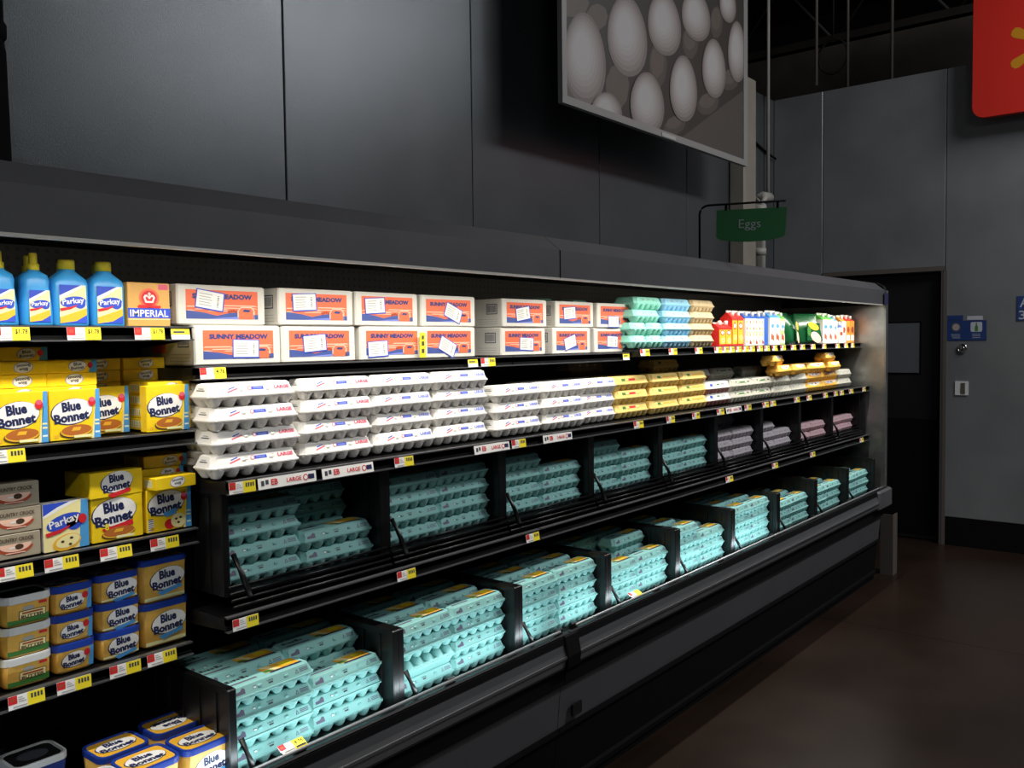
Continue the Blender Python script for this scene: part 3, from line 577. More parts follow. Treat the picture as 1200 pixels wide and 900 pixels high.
# ------------------------------------------------------------------ gable-top cartons and bags, far end of top shelf
def gable(bodym, roofm, h, style, wd=.074):
    hw = wd / 2; b = MB().box(-hw, hw, 0, wd, 0, h * .78, bodym)
    r = MB(); z0 = h * .78; z1 = h * .94
    r.add([(-hw, 0, z0), (hw, 0, z0), (hw, wd, z0), (-hw, wd, z0), (-hw * .96, hw - .003, z1), (hw * .96, hw - .003, z1), (hw * .96, hw + .003, z1), (-hw * .96, hw + .003, z1)], [(0, 1, 5, 4), (2, 3, 7, 6), (1, 2, 6, 5), (3, 0, 4, 7)], roofm)
    r.box(-hw * .96, hw * .96, hw - .003, hw + .003, z1, h, 'poly_white')
    c = MB().lathe([(.011, z0 + .012), (.011, z0 + .034), (.009, z0 + .036)], 0, hw * .45, 'poly_white', 10)
    pr = MB().frame((0, 0, 0), (1, 0, 0), (0, 0, 1)); H = h * .78; pr.rect(-hw + .001, .001, hw - .001, H - .001, bodym, -1)
    if style == 'egg':
        pr.rect(-hw + .004, .01, hw - .004, H - .012, 'ink_gold'); pr.ell(0, H * .72, hw * .62, H * .13, 'ink_red', 1); pr.ell(0, H * .72, hw * .45, H * .08, 'ink_white', 2); pr.ell(.008, H * .3, .018, .014, 'ink_cream', 1); pr.ell(.008, H * .3, .009, .007, 'ink_gold', 2)
    elif style == 'flower':
        for q in range(8): pr.ell(-hw * .5 + hw * (q % 2), H * (.15 + .24 * (q // 2)), .009, .009, ['ink_gold', 'ink_orange', 'ink_yellow'][q % 3], 0)
        pr.rect(hw * .3, H * .05, hw * .9, H * .14, 'ink_red', 1); pr.rect(-hw * .9, H * .45, hw * .9, H * .52, 'ink_cream', 1)
    elif style == 'milk':
        pr.rect(-hw + .003, H * .55, hw - .003, H * .9, 'ink_white'); pr.ell(0, H * .7, hw * .6, H * .08, 'ink_sky', 1); pr.rect(-hw + .003, .01, hw - .003, H * .4, 'ink_white'); pr.ell(-.01, H * .3, .014, .02, 'ink_rust', 1); pr.ell(.012, H * .25, .012, .018, 'ink_brown', 1)
    elif style == 'oval':
        pr.ell(0, H * .6, hw * .7, H * .14, 'ink_rust'); pr.rect(-hw * .8, H * .1, hw * .8, H * .35, 'ink_white')
    return [('carton_body', b.mesh('carton_body'), [('printed_panel', pr.mesh('printed_panel'))]), ('gable_top', r.mesh('gable_top'), []), ('screw_cap', c.mesh('screw_cap'), [])]
GK = {'red': gable('poly_red', 'poly_red', .19, 'egg'), 'redshort': gable('poly_red', 'poly_red', .125, 'egg', .08), 'flower': gable('poly_white', 'poly_blue', .19, 'flower', .085), 'blue': gable('poly_blue', 'poly_blue', .195, 'none'), 'milk': gable('poly_white', 'poly_skyblue', .2, 'milk'),
      'lime': gable('poly_lime', 'poly_green', .195, 'milk'), 'green': gable('poly_white', 'poly_green', .2, 'milk', .1), 'bluewhite': gable('poly_white', 'poly_skyblue', .19, 'milk'), 'small': gable('poly_white', 'poly_blue', .135, 'oval', .08), 'orange': gable('poly_orange', 'poly_red', .195, 'oval', .09), 'pinkish': gable('poly_white', 'poly_orange', .19, 'oval', .09)}
GL = [('redshort', 4.403, 2.091, 'short red and yellow carton in front of the tall red cartons'), ('red', 4.385, 2.194, 'tall red gable-top carton behind the short red one'), ('red', 4.458, 2.194, 'tall red gable-top carton at the back, right of the tan stack'), ('redshort', 4.480, 2.091, 'short red and yellow carton right of its twin'), ('red', 4.557, 2.091, 'tall red and yellow carton, left one of the front pair'), ('red', 4.631, 2.091, 'tall red and yellow carton, right one of the front pair'),
      ('flower', 4.738, 2.091, 'white flowered carton with blue gable, leftmost of three'), ('flower', 4.824, 2.091, 'white flowered carton with blue gable, middle of three'), ('flower', 4.911, 2.091, 'white flowered carton with blue gable, rightmost of three'), ('blue', 5.001, 2.102, 'plain tall blue carton beside the flowered cartons'), ('milk', 5.078, 2.091, 'white milk carton with sky blue top next to the plain blue one'), ('milk', 5.153, 2.091, 'white milk carton with sky blue top left of the lime carton'), ('lime', 5.232, 2.091, 'lime green carton left of the dark green bags'),
      ('green', 5.975, 2.091, 'white and green carton just right of the dark green bags'), ('green', 6.075, 2.091, 'white and green carton left of the blue topped carton'), ('bluewhite', 6.170, 2.091, 'white carton with blue top right of the green cartons'), ('small', 6.256, 2.081, 'small white carton with blue gable, shortest near the case end'), ('pinkish', 6.342, 2.091, 'white carton with orange gable near the case end'), ('orange', 6.433, 2.091, 'orange carton with red gable, second from the case end'), ('orange', 6.523, 2.091, 'orange carton with red gable, nearest the case end')]
for k, x, y, lb in GL: spawn('gable_carton', GK[k], (x, y, ZR), lb, 'carton', 'gable-top cartons on the top shelf', random.uniform(-.03, .03), sc=(.96, .96, 1.02))
def bag(): 
    b = MB(); secs = []
    for z, a, d_, e_ in ((0, .10, .035, 3), (.02, .115, .045, 3), (.08, .12, .05, 2.6), (.14, .11, .035, 2.6), (.175, .105, .008, 3), (.19, .105, .004, 3)):
        secs.append(sup(.012 * math.sin(z * 40), .05 + z * .15, a, d_, z, e_, 20))
    b.loft(secs, 'bag_green', True)
    pr = MB().frame((0, .002, .08), (1, 0, 0), (0, .05, 1))
    pr.rect(-.06, -.06, .06, .05, 'bag_green', 7); pr.ell(.0, .03, .05, .022, 'ink_gold', 8, -.3); pr.ell(.02, -.04, .05, .03, 'ink_peach', 8, -.5); pr.ell(-.04, .0, .016, .03, 'ink_green', 9)
    return [('bag_body', b.mesh('bag_body'), [('printed_panel', pr.mesh('printed_panel'))])]
BG = bag()
for x, y, lb, rz in ((5.400, 2.065, 'dark green plastic pouch leaning left beside the lime carton', .25), (5.550, 2.170, 'dark green plastic pouch in the shadow between its neighbours', -.1), (5.665, 2.060, 'dark green plastic pouch with large picture, left of the green cartons', -.3), (5.800, 2.170, 'dull green pouch half hidden behind the rightmost pouch', -.15)):
    spawn('plastic_pouch', BG, (x, y, ZR), lb, 'pouch', 'green pouches on the top shelf', rz, sc=(1.1, 1, 1.02))

# ------------------------------------------------------------------ margarine section
def bb_logo(p, cu, cv, wd, l=0, rot=.13, ribbon=None, big=True):
    ht = wd * .62
    p.ell(cu, cv, wd * .56, ht * .56, 'ink_navy', l, rot); p.ell(cu + wd * .012, cv + ht * .02, wd * .535, ht * .53, 'ink_white', l + 1, rot)
    p.text('Blue', cu - wd * .01, cv + ht * .235, wd * .50, ht * .43, 'ink_navy', l + 2, rot * .8, .05)
    p.text('Bonnet', cu - wd * .01, cv - ht * .215, wd * .92, ht * .40, 'ink_navy', l + 2, rot * .8, .05)
    if ribbon: p.poly([(cu - wd * .32, cv - ht * .58), (cu + wd * .44, cv - ht * .36), (cu + wd * .46, cv - ht * .54), (cu - wd * .18, cv - ht * .78)], ribbon, l + 3)
def bb_box(W_=.113, D_=.03, H_=.113, style='pancake', face='front'):
    """standing flat pack: big face to the front"""
    b = MB().cbox(-W_ / 2, W_ / 2, 0, D_, 0, H_, .0015, 'bb_yellow'); p = MB().frame((0, 0, 0), (1, 0, 0), (0, 0, 1))
    w2, s = W_ / 2, H_ / .113
    p.rect(-w2 + .002, .001, w2 - .002, H_ - .001, 'bb_yellow', -1)
    if style not in ('family', 'med'): p.poly([(w2 * .72, 0), (w2, 0), (w2, H_), (w2 * .84, H_)], 'ink_sky', 0)
    if style not in ('family', 'med'):
        p.poly([(w2 * .62, 0), (w2 * .72, 0), (w2 * .84, H_ * .7), (w2 * .8, H_ * .7)], 'ink_cream', 0)
        for q in range(4): p.rect(w2 * .78, .012 + .009 * q, w2 * .96, .016 + .009 * q, ['ink_aqua', 'ink_sky', 'ink_lemon', 'ink_lemon'][q], 1)
    bb_logo(p, -w2 * (.14 if style != 'med' else .0), H_ * {'family': .63, 'cookie': .64, 'med': .56}.get(style, .56), W_ * {'family': .8, 'med': .56}.get(style, .76), 0, .13, 'ink_red' if style in ('family', 'med') else None)
    if style == 'cookie':
        p.poly([(-w2 * .3, H_ * .42), (w2 * .3, H_ * .5), (w2 * .3, H_ * .36), (-w2 * .2, H_ * .32)], 'ink_sky', 4); p.ell(.0, H_ * .14, W_ * .12, H_ * .12, 'ink_red', 0); p.ell(w2 * .38, H_ * .2, W_ * .17, H_ * .17, 'ink_cream', 4)
        for du, dv in ((-.05, .04), (.05, .06), (.0, -.05)): p.ell(w2 * .38 + W_ * du, H_ * .2 + H_ * dv, .004, .003, 'ink_darkbrown', 5, 0, 8)
        p.rect(-w2 * .96, .004, -w2 * .72, H_ * .3, 'ink_white', 0)
        for q in range(6): p.rect(-w2 * .94, .007 + q * .005, -w2 * .74, .009 + q * .005, 'ink_dark', 1)
    elif style != 'med':
        p.ell(-w2 * .0, H_ * .155, W_ * .33, H_ * .12, 'ink_darkbrown', 3, .05); p.ell(w2 * .02, H_ * .175, W_ * .32, H_ * .12, 'ink_gold', 4, .05); p.ell(w2 * .02, H_ * .195, W_ * .30, H_ * .105, 'ink_brown', 5, .05); p.poly([(-w2 * .2, H_ * .18), (w2 * .14, H_ * .18), (w2 * .2, H_ * .25), (-w2 * .1, H_ * .25)], 'ink_gold', 6); p.rect(-w2 * .1, .004, w2 * .6, .010, 'ink_lemon', 7)
    if style not in ('family', 'med'): p.ell(w2 * .66, H_ * .74, W_ * .075, H_ * .085, 'ink_red', 6); p.ell(w2 * .66, H_ * .79, W_ * .06, H_ * .05, 'ink_pink', 7); p.rect(-w2 * .85, H_ * .05, -w2 * .7, H_ * .12, 'ink_gold', 1)
    if style == 'family': p.text('8', -w2 * .45, H_ * .33, .01, .016, 'ink_yellow', 6, 0, .03)
    return [('box_body', b.mesh('box_body'), [('printed_panel', p.mesh('printed_panel'))])]
def bb_flat(W_=.113, D_=.113, H_=.0295, end=True, flipd=False):
    """same pack lying flat: narrow edge to the front"""
    b = MB().cbox(-W_ / 2, W_ / 2, 0, D_, 0, H_, .0015, 'bb_yellow'); p = MB().frame((0, 0, 0), (1, 0, 0), (0, 0, 1))
    r = math.pi if flipd else 0
    p.rect(-W_ / 2 + .002, .001, W_ / 2 - .002, H_ - .001, 'bb_yellow', -1); p.ell(.012 if end else .004, H_ / 2, .021, .0125, 'ink_periwinkle', 0, .1); p.ell(.012 if end else .004, H_ / 2, .0195, .0115, 'ink_white', 1, .1)
    c = .012 if end else .004; sg = -1 if flipd else 1
    p.text('Blue', c, H_ / 2 + .0045 * sg, .018, .007, 'ink_navy', 2, r + .1, .02); p.text('Bonnet', c, H_ / 2 - .004 * sg, .03, .007, 'ink_navy', 2, r + .1, .02)
    if end: p.poly([(.038, 0), (W_ / 2, 0), (W_ / 2, H_), (.044, H_)], 'ink_sky', 0); p.ell(.041, H_ * .55, .006, .007, 'ink_red', 1)
    # side print
    fp, p = p, MB()
    p.frame((-W_ / 2, D_ / 2, 0), (0, -1, 0), (0, 0, 1)); p.rect(-.03, .006, .03, .024, 'ink_lemon')
    for q in range(6): p.rect(-.026 + q * .009, .008, -.022 + q * .009, .022, 'ink_grey', 1)
    return [('box_body', b.mesh('box_body'), [('printed_panel', fp.mesh('printed_panel')), ('side_print', p.mesh('side_print'))])]
B_FACE, B_COOK, B_FAM = bb_box(), bb_box(.118, .03, .106, 'cookie'), bb_box(.124, .062, .104, 'family')
B_FLAT, B_FLATN = bb_flat(), bb_flat(end=False, flipd=True)
B_MED = bb_box(.132, .11, .0585, 'med')
PS = (1.06, 1.06, 1.06)
GY = 'yellow margarine packs'
Z2 = 1.5378
for x, y, rz, lb in ((0.878, 2.152, .0, 'yellow margarine pack standing face out, leftmost on the second left shelf'), (1.002, 2.152, .01, 'yellow margarine pack standing face out, second from left'), (1.115, 2.226, .0, 'yellow margarine pack standing farther back, partly hidden by its neighbour'), (1.242, 2.152, .01, 'yellow margarine pack standing face out next to the white egg cartons')):
    spawn('margarine_pack', B_FACE, (x, y, Z2), lb, 'box', GY, rz, sc=PS)
colw = ['leftmost', 'second', 'dim third', 'dim fourth']
for c_, x, y, n in ((0, .896, 2.186, 7), (1, 1.014, 2.186, 6), (2, 1.137, 2.305, 6), (3, 1.265, 2.305, 6)):
    for t in range(n):
        k = B_FLAT if (t == n - 1 and c_ < 2) else B_FLATN
        spawn('margarine_pack', k, (x + random.uniform(-.003, .003), y + random.uniform(-.003, .003), Z2 + .032 * t), f'yellow pack lying flat, {["bottom", "second", "third", "fourth", "fifth", "sixth", "seventh"][t]} layer of the {colw[c_]} flat stack', 'box', GY, random.uniform(-.02, .02), sc=PS)
for t in range(4):
    spawn('margarine_pack', B_FLATN, (1.268, 2.186, Z2 + .032 * t), f'yellow margarine pack lying flat behind the rightmost standing pack, {["bottom", "second", "third", "top"][t]} one', 'box', GY, sc=PS)
# third left shelf
Z3 = 1.2771
def crock():
    W_, D_, H_ = .13, .065, .0545
    b = MB().cbox(-W_ / 2, W_ / 2, 0, D_, 0, H_, .002, 'crock_beige'); p = MB().frame((.012, 0, 0), (1, 0, 0), (0, 0, 1))
    p.text('COUNTRY CROCK', 0, .0415, .078, .0085, 'ink_darkbrown', 2, 0, .02)
    p.ell(0, .026, .037, .017, 'ink_rust', 0, 0, 20, math.pi, 2 * math.pi); p.ell(0, .032, .034, .017, 'ink_peach', 1, 0, 20, math.pi, 2 * math.pi)
    p.ell(.008, .025, .009, .006, 'ink_darkbrown', 2); p.rect(-.012, .022, .0, .026, 'ink_white', 2); p.rect(-.02, .0115, .02, .0135, 'ink_peach', 2)
    return [('box_body', b.mesh('box_body'), [('printed_panel', p.mesh('printed_panel'))])]
CR = crock()
for t in range(3): spawn('spread_box', CR, (.842 + [0, .004, .001][t], 2.152, Z3 + .0581 * t), f'beige spread box with oval landscape print, {["bottom", "middle", "top"][t]} of the stack of three', 'box', 'beige spread boxes', .0, sc=PS)
def parkay_logo(p, cu, cv, wd, l=0, rot=.22):
    ht = wd * .36
    p.ell(cu, cv, wd * .52, ht * .62, 'ink_blue', l, rot); p.ell(cu + wd * .28, cv - ht * .2, wd * .22, ht * .55, 'ink_blue', l, rot)
    p.text('Parkay', cu, cv + ht * .02, wd * .88, ht * .8, 'ink_white', l + 1, rot, .02)
    p.poly([(cu - wd * .55, cv - ht * .75), (cu - wd * .1, cv - ht * .55), (cu + wd * .15, cv - ht * .3), (cu + wd * .12, cv - ht * .48), (cu - wd * .1, cv - ht * .8), (cu - wd * .5, cv - ht * 1.05)], 'ink_red', l + 2)
def parkay_box():
    W_, D_, H_ = .1, .03, .108
    b = MB().cbox(-W_ / 2, W_ / 2, 0, D_, 0, H_, .0015, 'poly_white'); p = MB().frame((0, 0, 0), (1, 0, 0), (0, 0, 1))
    p.rect(-W_ / 2, 0, W_ / 2, H_, 'ink_cream', 0); p.poly([(-W_ / 2, H_ * .75), (-.02, H_ * .9), (.01, H_), (-W_ / 2, H_)], 'ink_blue', 1); p.poly([(-W_ / 2, H_ * .70), (-.01, H_ * .86), (.03, H_), (.01, H_), (-.02, H_ * .9), (-W_ / 2, H_ * .75)], 'ink_white', 1)
    p.poly([(.028, 0), (.05, 0), (.05, H_), (.034, H_)], 'ink_sky', 1); parkay_logo(p, -.004, H_ * .58, .078, 2)
    p.ell(.036, H_ * .6, .009, .011, 'ink_red', 6); p.ell(.0, H_ * .15, .032, .018, 'ink_gold', 2, .2); p.ell(.002, H_ * .17, .027, .014, 'ink_cream', 3, .2)
    for du, dv in ((-.012, .0), (.008, .006), (.005, -.008)): p.ell(.002 + du, H_ * .17 + dv, .004, .003, 'ink_darkbrown', 4, 0, 8)
    return [('box_body', b.mesh('box_body'), [('printed_panel', p.mesh('printed_panel'))])]
spawn('margarine_pack', parkay_box(), (.971, 2.152, Z3), 'cream and blue margarine box with cookie picture beside the beige boxes', 'box', sc=PS)
spawn('margarine_pack', B_FAM, (1.098, 2.152, Z3), 'large yellow family pack of margarine under another yellow box', 'box', GY, sc=PS)
spawn('margarine_pack', B_MED, (1.096, 2.148, Z3 + .1105), 'yellow margarine box lying askew on top of the large family pack', 'box', GY, .06, sc=PS)
spawn('margarine_pack', B_COOK, (1.237, 2.152, Z3), 'yellow margarine pack with cookie picture, rightmost on third left shelf', 'box', GY, sc=PS)
for t in range(6):
    x_, y_, rz_ = (1.242, 2.186, .0)
    nm_ = ['bottom', 'second', 'third', 'fourth', 'fifth', 'top'][t]
    spawn('margarine_pack', B_FLAT, (x_ + [0, .002, 0, .002, .01, .02][t], y_ + .004 * t, Z3 + .032 * t), f'yellow pack lying flat behind the cookie pack, {nm_} of six', 'box', GY, [0, 0, .03, -.04, .05, -.06][t], sc=PS)
spawn('margarine_pack', B_FLATN, (1.24, 2.12, Z3 + .1135), 'yellow pack lying loosely on top of the cookie pack', 'box', GY, .08).scale = (1.06, .53, 1.06)
# tubs
def tub(hx, hy, h, bodym, lidm, style, tl=None):
    b = MB(); hb = h - .012
    b.loft([rsec(0, hy, hx * .84, hy * .84, 0, .018), rsec(0, hy, hx * .86, hy * .86, .004, .02), rsec(0, hy, hx * .97, hy * .97, hb, .022)], bodym, True)
    l = MB(); l.loft([rsec(0, hy, hx, hy, hb - .004, .024), rsec(0, hy, hx, hy, h - .003, .024), rsec(0, hy, hx * .985, hy * .985, h, .023), rsec(0, hy, hx * .9, hy * .9, h, .02), rsec(0, hy, hx * .88, hy * .88, h - .003, .02)], lidm, False)
    f0, f1 = hy * (1 - .86), hy * (1 - .97)
    p = MB().frame((0, f0, .004), (1, 0, 0), (0, f1 - f0, hb - .004)); fw = hx * .80; H = hb - .008; p.rect(-fw, .001, fw, H, bodym, -1)
    t = MB().frame((0, hy, h - .003), (1, 0, 0), (0, 1, 0))
    if style == 'bb':
        bb_logo(p, fw * .12, H * .5, hx * 1.1, 0, .1); p.poly([(-fw, 0), (fw, 0), (fw, H * .12), (-fw, H * .2)], 'ink_gold', 0)
    if style == 'bbblue':
        bb_logo(p, fw * .12, H * .56, hx * 1.28, 0, .1, 'ink_sky'); p.rect(-fw, 0, fw, H * .1, 'ink_lemon', 0)
    if style == 'bbside':
        bb_logo(p, -fw * .1, H * .5, hx * 1.05, 0, .1); p.poly([(fw * .72, 0), (fw, 0), (fw, H), (fw * .8, H)], 'ink_sky', 0); p.ell(fw * .62, H * .72, .007, .008, 'ink_red', 4); p.rect(-fw * .5, H * .02, fw * .2, H * .1, 'ink_gold', 1)
    if style == 'butter':
        p.poly([(-fw, 0), (fw, 0), (fw, H * .32), (-fw * .3, H * .2), (-fw, H * .24)], 'ink_green', 0); p.rect(-fw * .45, H * .24, fw * .85, H * .62, 'ink_darkbrown', 1); p.rect(-fw * .42, H * .27, fw * .82, H * .59, 'ink_cream', 2)
        p.text('BUTTER', fw * .2, H * .34, fw * 1.1, H * .13, 'ink_darkbrown', 3, 0, .03); p.rect(-fw * .3, H * .46, fw * .7, H * .54, 'ink_rust', 3); p.rect(fw * .5, H * .82, fw * .9, H * .95, 'ink_red', 1); p.ell(0, H * .72, fw * .3, H * .1, 'ink_grey', 0)
    if style == 'parkay':
        parkay_logo(p, 0, H * .6, hx * 1.2, 1, .15); p.ell(fw * .7, H * .62, .008, .009, 'ink_red', 5)
    if tl == 'bb':
        def q(sg):
            t.poly(rs2(hx * .86, hy * .84, .016), 'ink_gold', 0); bb_logo(t, 0, 0, hx * 1.38, 1, .0)
        q(1)
    if tl == 'parkay': t.poly(rs2(hx * .8, hy * .78, .016), 'ink_cream', 0); t.poly([(-hx * .7, hy * .3), (0, hy * .7), (-hx * .7, hy * .7)], 'ink_blue', 1); parkay_logo(t, 0, 0, hx * 1.1, 1, .0)
    if tl == 'dark': t.poly(rs2(hx * .84, hy * .8, .016), 'ink_black', 0); t.ell(0, 0, hx * .55, hy * .5, 'ink_dark', 1)
    ch = [('printed_panel', p.mesh('printed_panel'))] if p.f else []
    return [('tub_body', b.mesh('tub_body'), ch), ('lid', l.mesh('lid'), [('lid_print', t.mesh('lid_print'))] if t.f else [])]
def rs2(hx, hy, r): return [(x, y) for x, y, z in rsec(0, 0, hx, hy, 0, r)]
T_BUT = tub(.054, .042, .0665, 'tub_gold', 'lid_white', 'butter', 'dark'); T_BBS = tub(.050, .042, .0665, 'tub_gold', 'lid_blue', 'bbside', 'bb'); T_BB2 = tub(.054, .042, .0675, 'tub_gold', 'lid_blue', 'bbblue', 'bb')
T_BIG = tub(.066, .055, .109, 'tub_gold', 'lid_blue', 'bbblue', 'bb'); T_PAR = tub(.062, .052, .112, 'tub_navy', 'lid_white', 'parkay', 'parkay'); T_DRK = tub(.064, .055, .112, 'tub_navy', 'lid_white', 'parkay', 'dark'); T_DRK2 = tub(.064, .055, .112, 'tub_navy', 'lid_dark', 'none', 'dark'); T_YEL = tub(.054, .042, .0665, 'tub_gold', 'cap_yellow', 'none')
Z4 = 0.9771; GT = 'margarine tubs'
for t in range(3):
    lv = ['bottom', 'middle', 'top'][t]
    spawn('margarine_tub', T_BUT, (.873 + [0, .002, .004][t], 2.147, Z4 + .0708 * t), f'golden butter spread tub with white lid, {lv} of the white-lidded stack', 'tub', GT, sc=PS)
    spawn('margarine_tub', T_BBS, (.984, 2.152, Z4 + .0708 * t), f'golden tub with blue lid, {lv} of the left blue-lidded stack', 'tub', GT, sc=PS)
    spawn('margarine_tub', T_BB2, (1.098, 2.152, Z4 + .0719 * t), f'golden tub with blue lid, {lv} of the middle blue-lidded stack', 'tub', GT, sc=PS)
    if t < 2: spawn('margarine_tub', T_YEL, (.755, 2.147, Z4 + .0708 * t), f'tub with yellow lid cut off by the left edge, {lv} one', 'tub', GT, sc=PS)
for t in range(2): spawn('margarine_tub', T_BIG, (1.221, 2.152, Z4 + .1161 * t), f'large golden tub with blue lid, {["lower", "upper"][t]} of two on the fourth left shelf', 'tub', GT, sc=PS)
# bottom left deck: two layers of tubs
ZD = .5605
for nm, k, x, y, rz in (('front right', T_BIG, 1.200, 1.935, .0), ('front left', T_BIG, 1.062, 1.935, .0), ('rear left', T_BIG, 1.055, 2.062, .0), ('rear right', T_BIG, 1.205, 2.075, math.pi)):
    for t in range(2):
        yy = y + .11 if rz else y
        spawn('margarine_tub', k, (x, yy, ZD + .1095 * t), f'large blue-lidded golden tub, {nm} of the bottom deck, {["lower", "upper"][t]} layer', 'tub', GT, rz)
for t in range(2):
    spawn('margarine_tub', T_PAR, (.925, 1.915, ZD + .1125 * t), f'blue margarine tub with white lid at the bottom front, {["lower", "upper"][t]} layer', 'tub', GT)
    spawn('margarine_tub', T_DRK, (.90, 2.16, ZD + .1125 * t), f'dark topped tub with white rim on the bottom deck, {["lower", "upper"][t]} layer', 'tub', GT)
    spawn('margarine_tub', T_DRK2, (.82, 2.30, ZD + .1125 * t), f'shadowed dark tub at the back of the bottom deck, {["lower", "upper"][t]} layer', 'tub', GT)
# bottles and the crown-print box on the top left shelf
def bottle(kind):
    b = MB(); cy = .028
    if kind == 'spray':
        b.loft([sup(0, cy, .033, .024, 0, 3.5), sup(0, cy, .035, .026, .004, 3.5), sup(0, cy, .033, .026, .045, 3.5), sup(0, cy, .0285, .024, .085, 3.2), sup(0, cy, .030, .024, .1, 3.0), sup(0, cy, .027, .021, .112, 2.6), sup(0, cy, .014, .013, .12, 2), sup(0, cy, .011, .011, .128, 2)], 'bottle_blue', True)
        c = MB().lathe([(.0125, .121), (.0125, .136), (.009, .138), (.009, .139), (.0085, .158), (.007, .161)], 0, cy, 'cap_yellow', 14); lw, z0, z1 = .022, .008, .078
    else:
        b.loft([sup(0, cy, .038, .027, 0, 5), sup(0, cy, .040, .028, .004, 5), sup(0, cy, .040, .028, .095, 5), sup(0, cy, .037, .026, .106, 4.5), sup(0, cy, .018, .017, .124, 2.2), sup(0, cy, .0165, .0165, .13, 2)], 'bottle_blue', True)
        c = MB().lathe([(.0178, .128), (.0178, .147), (.016, .150)], 0, cy, 'cap_yellow', 16); lw, z0, z1 = .030, .006, .092
    p = MB().frame((0, 0, 0), (1, 0, 0), (0, 0, 1)); h = z1 - z0
    if kind == 'spray': p.fr = (Vector((0, .0018, 0)), p.fr[1], p.fr[2])
    p.rect(-lw, z0, lw, z1, 'ink_lemon', 1); p.poly([(-lw, z0 + h * .72), (-lw, z1), (lw * .6, z1)], 'ink_blue', 2); p.poly([(-lw, z0 + h * .62), (-lw, z0 + h * .72), (lw * .6, z1), (lw, z1)], 'ink_white', 2)
    p.poly([(-lw, z0), (lw, z0), (lw, z0 + h * .22), (lw * .2, z0 + h * .06)], 'ink_blue', 3); p.poly([(-lw, z0), (lw * .2, z0 + h * .05), (lw, z0 + h * .22), (lw, z0 + h * .4), (-lw, z0 + h * .16)], 'ink_gold', 2)
    parkay_logo(p, 0, z0 + h * .56, lw * 1.85, 4, .12)
    return [('bottle_body', b.mesh('bottle_body'), [('printed_label', p.mesh('printed_label'))]), ('cap', c.mesh('cap'), [])]
BT_S, BT_W = bottle('spray'), bottle('wide'); Z1 = 1.8103; GB = 'blue squeeze bottles'
for k, x, y, lb in ((BT_S, 0.852, 2.152, 'blue bottle with narrow yellow nozzle, at the left picture edge'), (BT_S, 0.930, 2.152, 'blue bottle with narrow yellow nozzle, second from the left edge'), (BT_S, 0.949, 2.226, 'blue bottle with narrow nozzle half hidden behind the second bottle'), (BT_W, 1.006, 2.152, 'wide blue bottle with broad yellow cap, left one of two'), (BT_W, 1.037, 2.226, 'wide blue bottle behind the left broad-capped bottle'), (BT_W, 1.096, 2.152, 'wide blue bottle with broad yellow cap beside the tan box'), (BT_W, 1.125, 2.226, 'wide blue bottle behind the broad-capped bottle by the tan box')):
    spawn('squeeze_bottle', k, (x, y, Z1), lb, 'bottle', GB, sc=PS)
W_, D_, H_ = .108, .06, .105
p = MB().frame((0, 0, 0), (1, 0, 0), (0, 0, 1)); p.rect(-.054, .020, .054, .044, 'ink_blue', 0); p.rect(-.054, .044, .054, .046, 'ink_gold', 0); p.rect(-.054, .016, .054, .018, 'ink_cream', 0)
p.text('IMPERIAL', 0, .0315, .098, .0165, 'ink_white', 1, 0, .015); p.poly([(-.032, .049), (.032, .047), (.026, .044), (-.028, .044)], 'ink_red', 1); p.poly([(-.028, .052), (.03, .05), (.028, .045), (-.026, .046)], 'ink_red', 2)
p.ell(0, .068, .026, .024, 'ink_orange', 1); p.ell(0, .068, .02, .0185, 'ink_red', 2)
p.poly([(-.010, .057), (.010, .057), (.015, .070), (.011, .076), (.005, .076), (.0, .068), (-.005, .076), (-.011, .076), (-.015, .070)], 'ink_white', 3); p.poly([(-.007, .061), (.007, .061), (.010, .070), (.006, .072), (.0, .065), (-.006, .072), (-.010, .070)], 'ink_red', 4); p.rect(-.0015, .066, .0015, .082, 'ink_white', 5); p.rect(-.004, .077, .004, .0795, 'ink_white', 5)
p.rect(.024, .089, .05, .102, 'ink_pink', 0)
spawn('margarine_pack', [('box_body', MB().cbox(-W_ / 2, W_ / 2, 0, D_, 0, H_, .0015, 'kraft_tan').mesh('box_body'), [('printed_panel', p.mesh('printed_panel'))])], (1.199, 2.152, Z1), 'tan box with red crown emblem and blue band beside the bottles', 'box', sc=PS)

# ------------------------------------------------------------------ signs, pipes, wall fittings
# hanging picture of eggs among stones
b = thing('egg_banner', (0, 2.95, 0), 'large framed picture of white eggs hanging above the case', 'sign')
x0, x1, z0, z1 = 4.136, 6.618, 3.100, 4.98
part('banner_board', MB().box(x0, x1, -.012, .012, z0, z1, 'frame_white'), b)
fr_ = MB()
for a in ((x0, x0 + .045, z0, z1), (x1 - .07, x1, z0, z1), (x0 + .045, x1 - .07, z0, z0 + .045), (x0 + .045, x1 - .07, z1 - .045, z1)): fr_.box(a[0], a[1], -.02, -.012, a[2], a[3], 'frame_white')
part('banner_frame', fr_, b); part('frame_clip', MB().box(5.26, 5.45, -.024, -.02, z0 + .004, z0 + .03, 'ink_grey'), b)
p = MB().frame((0, -.013, 0), (1, 0, 0), (0, 0, 1)); U0, U1, V0, V1 = x0 + .045, x1 - .07, z0 + .045, z1 - .045
